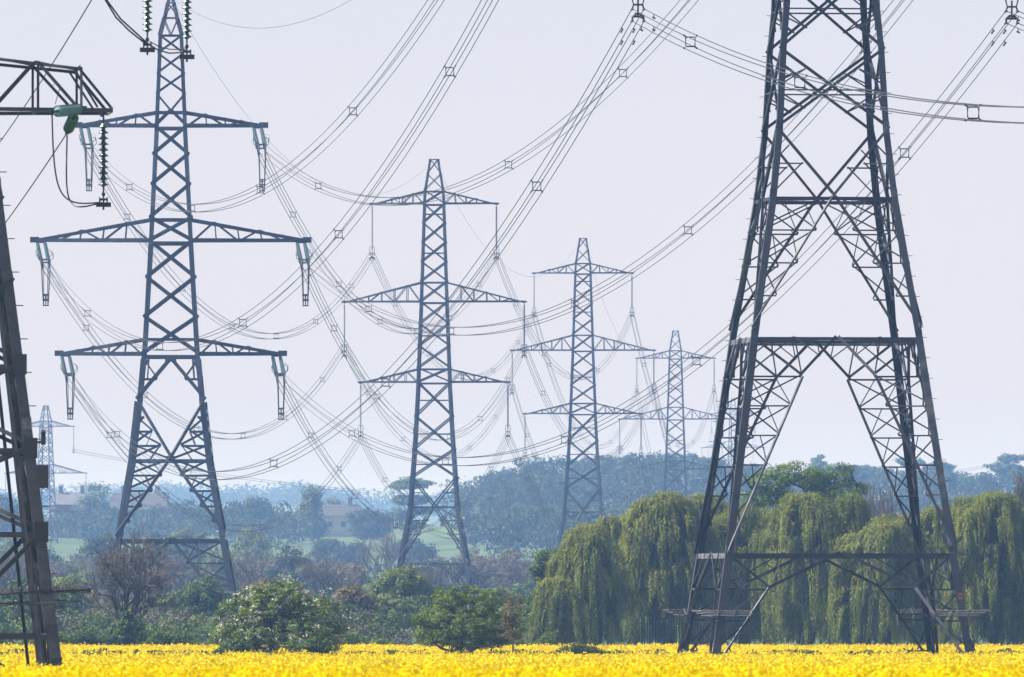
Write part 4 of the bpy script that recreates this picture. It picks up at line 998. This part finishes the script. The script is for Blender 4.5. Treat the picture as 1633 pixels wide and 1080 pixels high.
def fx_hill(rng):
    px = rng.uniform(735, 1700); D = rng.uniform(2120, 2960); x = wx(px, D); z = G(x, D); top = wz(skyl(px), D) - z
    t = (D - 2120) / 840
    return px, D, min(rng.uniform(9, 15), max(5, top * rng.uniform(.9, 1.0))) if t < .8 else max(6, top * rng.uniform(.86, 1.0)), rng.uniform(4, 7.5)
wood('hillside_wood', 'blue-green wooded hillside behind the willows and the pylons', 420, fx_hill, 3, per=300)
def fx_scrub(rng):
    px = rng.uniform(-60, 900); D = rng.uniform(640, 1000); return px, D, rng.uniform(1.0, 2.7), rng.uniform(1.2, 2.4)
wood('undergrowth', 'tangled low green scrub between the field hedge and the tree belt', 190, fx_scrub, 12, leaf=.17, per=420, mats='dark')
wood('undergrowth', 'grey-brown twiggy scrub mixed in among the low green scrub', 150, fx_scrub, 13, leaf=.15, per=380, mats='purple')
wood('undergrowth', 'olive brambles mixed in among the low green scrub', 110, fx_scrub, 14, leaf=.17, per=400, mats='olive')
def fx_left(rng):
    px = rng.uniform(-60, 470); D = rng.uniform(2450, 2700); return px, D, rng.uniform(6, 9), rng.uniform(4, 6)
wood('distant_wood', 'hazy low wood around the houses at the left', 90, fx_left, 5)
def fx_mid(rng):
    px = rng.uniform(-80, 800); D = rng.uniform(1650, 2000); return px, D, rng.uniform(4.0, 7.0), rng.uniform(4, 7)
wood('distant_wood', 'hazy mixed scrub belt below the pale green field', 120, fx_mid, 6)
def fx_f2(rng):
    px = rng.uniform(440, 740); D = rng.uniform(2700, 2780); return px, D, rng.uniform(4, 7), rng.uniform(4, 6)
wood('distant_wood', 'dark hazy tree line along the top of the pale green field', 34, fx_f2, 8)
def fx_ridge(rng):
    px = rng.uniform(-200, 1800); D = rng.uniform(5900, 6500); return px, D, rng.uniform(9, 16), rng.uniform(14, 26)
wood('distant_wood', 'palest blue tree-covered ridge along the horizon at left', 260, fx_ridge, 9, leaf=1.7, per=260)

M['brick'] = m_solid('pinkish_brick', (.13, .1, .09), (.2, .165, .15), .9, 0, .8)
M['render'] = m_solid('pale_render', (.34, .32, .3), (.45, .43, .4), .9, 0, .5)
M['slate'] = m_solid('slate_roof', (.1, .1, .12), (.2, .19, .21), .7, 0, .8)
M['tile'] = m_solid('clay_tile_roof', (.04, .04, .045), (.065, .062, .065), .8, 0, .8)
M['pane'] = m_solid('dark_window_glass', (.03, .035, .04), (.06, .07, .08), .15)
def house(label, px, D, base_py, w, d, hw_, hr, wall, roof, chim, rz=0.0, cols=3, rows=2):
    x = wx(px, D); z = wz(base_py, D); root = empty('house', (x, D, z), rz); tag(root, label, 'house')
    m = MB(); m.box((0, 0, hw_ / 2 - 2), (w, d, hw_ + 4)); m.build('wall', M[wall], root)
    r = MB(); e = .4; a = w / 2 + e; b = d / 2 + e
    V = [(-a, -b, hw_), (a, -b, hw_), (a, b, hw_), (-a, b, hw_), (-a + 1.2, 0, hw_ + hr), (a - 1.2, 0, hw_ + hr)]
    r.add(V, [[0, 1, 5, 4], [2, 3, 4, 5]]); r.add(V, [[1, 2, 5], [3, 0, 4]]); r.add([(p[0], p[1], p[2] + .005) for p in V[:4]], [[3, 2, 1, 0]])
    ro = r.build('roof', M[roof], root)
    for cx in chim:
        c = MB(); c.box((cx, 0, hw_ + hr + .4), (1.0, .7, 2.2)); c.box((cx, 0, hw_ + hr + 1.55), (1.15, .85, .18))
        for q in (-.28, .28): c.tube([(cx + q, 0, hw_ + hr + 1.6), (cx + q, 0, hw_ + hr + 2.1)], .13, 8)
        c.build('chimney', M['brick'], ro)
    for i in range(cols):
        for j in range(rows):
            wxx = -w / 2 + (i + .5) * w / cols; wzz = 1.5 + j * 2.7
            f = MB(); f.box((wxx, -d / 2 - .03, wzz), (1.3, .1, 1.5)); fo = f.build('window', M['render'], root)
            g = MB(); g.box((wxx, -d / 2 - .09, wzz), (1.1, .04, 1.3)); g.build('pane', M['pane'], fo)
house('pale house with pink brick corners and dark roof behind the near left pylon', 112, 2640, 845, 9, 8, 6.2, 3.0, 'brick', 'slate', (-2.4, 3.0), .25)
house('wide brown-roofed house with tall chimneys behind the tall left pylon', 222, 2660, 842, 15, 9, 4.5, 4.2, 'brick', 'tile', (-4.0, 4.6), -.1, 4, 1)
house('long low house in the trees right of the poplar-like tree', 535, 2640, 846, 13, 8, 3.6, 2.8, 'render', 'tile', (3.6,), .1, 4, 1)
house('tiny pink gabled house at the right end of the pale field', 752, 2500, 850, 4, 5, 4.5, 2.0, 'brick', 'tile', (.0,), .2, 1, 1)

# ------------------------------------------------------------------ rapeseed crop
def build_crop():
    fl = MB(); st = MB()
    def zone(d0, d1, dens, k, rad, leafsz, hh, keep=None, stems=1, amp=1.0):
        hw0 = lambda y: y * .0535 + 3.0
        n = int(dens * (d1 - d0) * 2 * hw0((d0 + d1) / 2))
        y = d0 + (d1 - d0) * RNG.random(n * 2); x = (RNG.random(n * 2) * 2 - 1) * hw0(d1); ok = np.abs(x) < hw0(y); x, y = x[ok][:n], y[ok][:n]; n = len(x)
        lump = np.sin(x * 2.1 + 3 * np.sin(y * .35)) * np.sin(x * .83 - y * .27 + 1) + .6 * np.sin(x * 4.7 + y * 1.1 + 2 * np.sin(x))
        h = hh + amp * (.08 * np.clip(RNG.normal(size=n), -2.5, 1.5) + .1 * lump)
        if keep is not None:
            kp = keep(x, y); h = h * kp; ok = RNG.random(n) < np.clip(kp * 1.4 - .35, 0, 1); 
        else: ok = np.ones(n, bool)
        z = gz(x, y)
        T = np.stack([x, y, z + h], 1)[ok]; m = len(T)
        P = T.repeat(k, 0) + RNG.normal(size=(m * k, 3)) * [rad, rad, rad * 1.15]
        tone = np.clip(RNG.random(m).repeat(k) * .45 + RNG.random(m * k) * .4 + (.08 + .14 * lump[ok]).repeat(k), 0, 1)
        fl.leaves(P, leafsz, .85, rnd=tone)
        if stems:
            B = np.stack([x, y, z + h], 1)
            for q in range(stems):
                C = B + RNG.normal(size=B.shape) * [.08, .08, .08] + [0, 0, -.42 - .12 * q]
                st.leaves(C, .42 if leafsz > .05 else .3, .12, hang=.35)
    zone(84, 150, 38, 16, .03, .036, 1.07, stems=2, amp=1.1)
    zone(150, 300, 22, 8, .045, .055, 1.05, amp=1.1)
    def gap(x, y):
        d = np.abs(y - (458 + 5 * np.sin(x * .35) + 3 * np.sin(x * 1.1))); nz = .5 + .5 * np.sin(x * .8 + 1.3) * np.sin(x * .23 + .5)
        k = .25 + .78 * nz
        return k * np.where(np.abs(y - 330) < 2.5, .85, 1)
    zone(300, 428, 19, 6, .05, .075, 1.0, amp=1.2)
    zone(428, 478, 10, 4, .055, .085, 1.0, gap)
    zone(478, 548, 24, 5, .05, .08, .9, amp=.6)
    f = fl.build('rapeseed_flowers', M['rape']); tag(f, 'bright yellow flowering rapeseed crop filling the foreground', 'crop', kind='stuff')
    s = st.build('rapeseed_stems', M['rapeleaf']); tag(s, 'green stems and leaves under the yellow rapeseed flowers', 'crop', kind='stuff')
build_crop()
def weeds():
    P = []
    for c in range(260):
        x = RNG.uniform(-26, 26); y = RNG.uniform(434, 474); w = RNG.uniform(.25, 1.5); h = RNG.uniform(.95, 1.38); n = int(170 * w + 60)
        q = RNG.normal(size=(n, 2)) * [w * .5, .5]; hz_ = h * (1 - .35 * (q[:, 0] / w) ** 2) * RNG.random(n) ** .45
        P.append(np.stack([x + q[:, 0], y + q[:, 1], gz(x, y) + np.maximum(.05, hz_)], 1))
    mb = MB(); mb.leaves(np.concatenate(P), .15, .5); o = mb.build('weeds', M['dark']); tag(o, 'dark green weeds along a gap across the yellow crop', 'weeds', kind='stuff')
weeds()

# ------------------------------------------------------------------ haze
mb = MB(); x0, x1, y0, y1, zb, zt = -7400, 7400, -140, 9050, -13, 66
mb.add([(x0, y0, zb), (x1, y0, zb), (x1, y1, zb), (x0, y1, zb), (x0, y0, zt), (x1, y0, zt), (x1, y1, zt), (x0, y1, zt)], [[0, 3, 2, 1], [4, 5, 6, 7], [0, 1, 5, 4], [1, 2, 6, 5], [2, 3, 7, 6], [3, 0, 4, 7]])
hm = bpy.data.materials.new('air_haze'); hm.use_nodes = True; nt = hm.node_tree; nt.nodes.clear()
o_ = nt.nodes.new('ShaderNodeOutputMaterial'); v_ = nt.nodes.new('ShaderNodeVolumePrincipled')
v_.inputs['Color'].default_value = (.27, .48, 1, 1); v_.inputs['Absorption Color'].default_value = (1, 1, 1, 1); v_.inputs['Density'].default_value = HAZE_DENSITY; v_.inputs['Anisotropy'].default_value = .0
nt.links.new(v_.outputs[0], o_.inputs['Volume'])
hz = mb.build('haze', hm); tag(hz, 'thin blue air haze over the far fields', 'haze', kind='stuff')
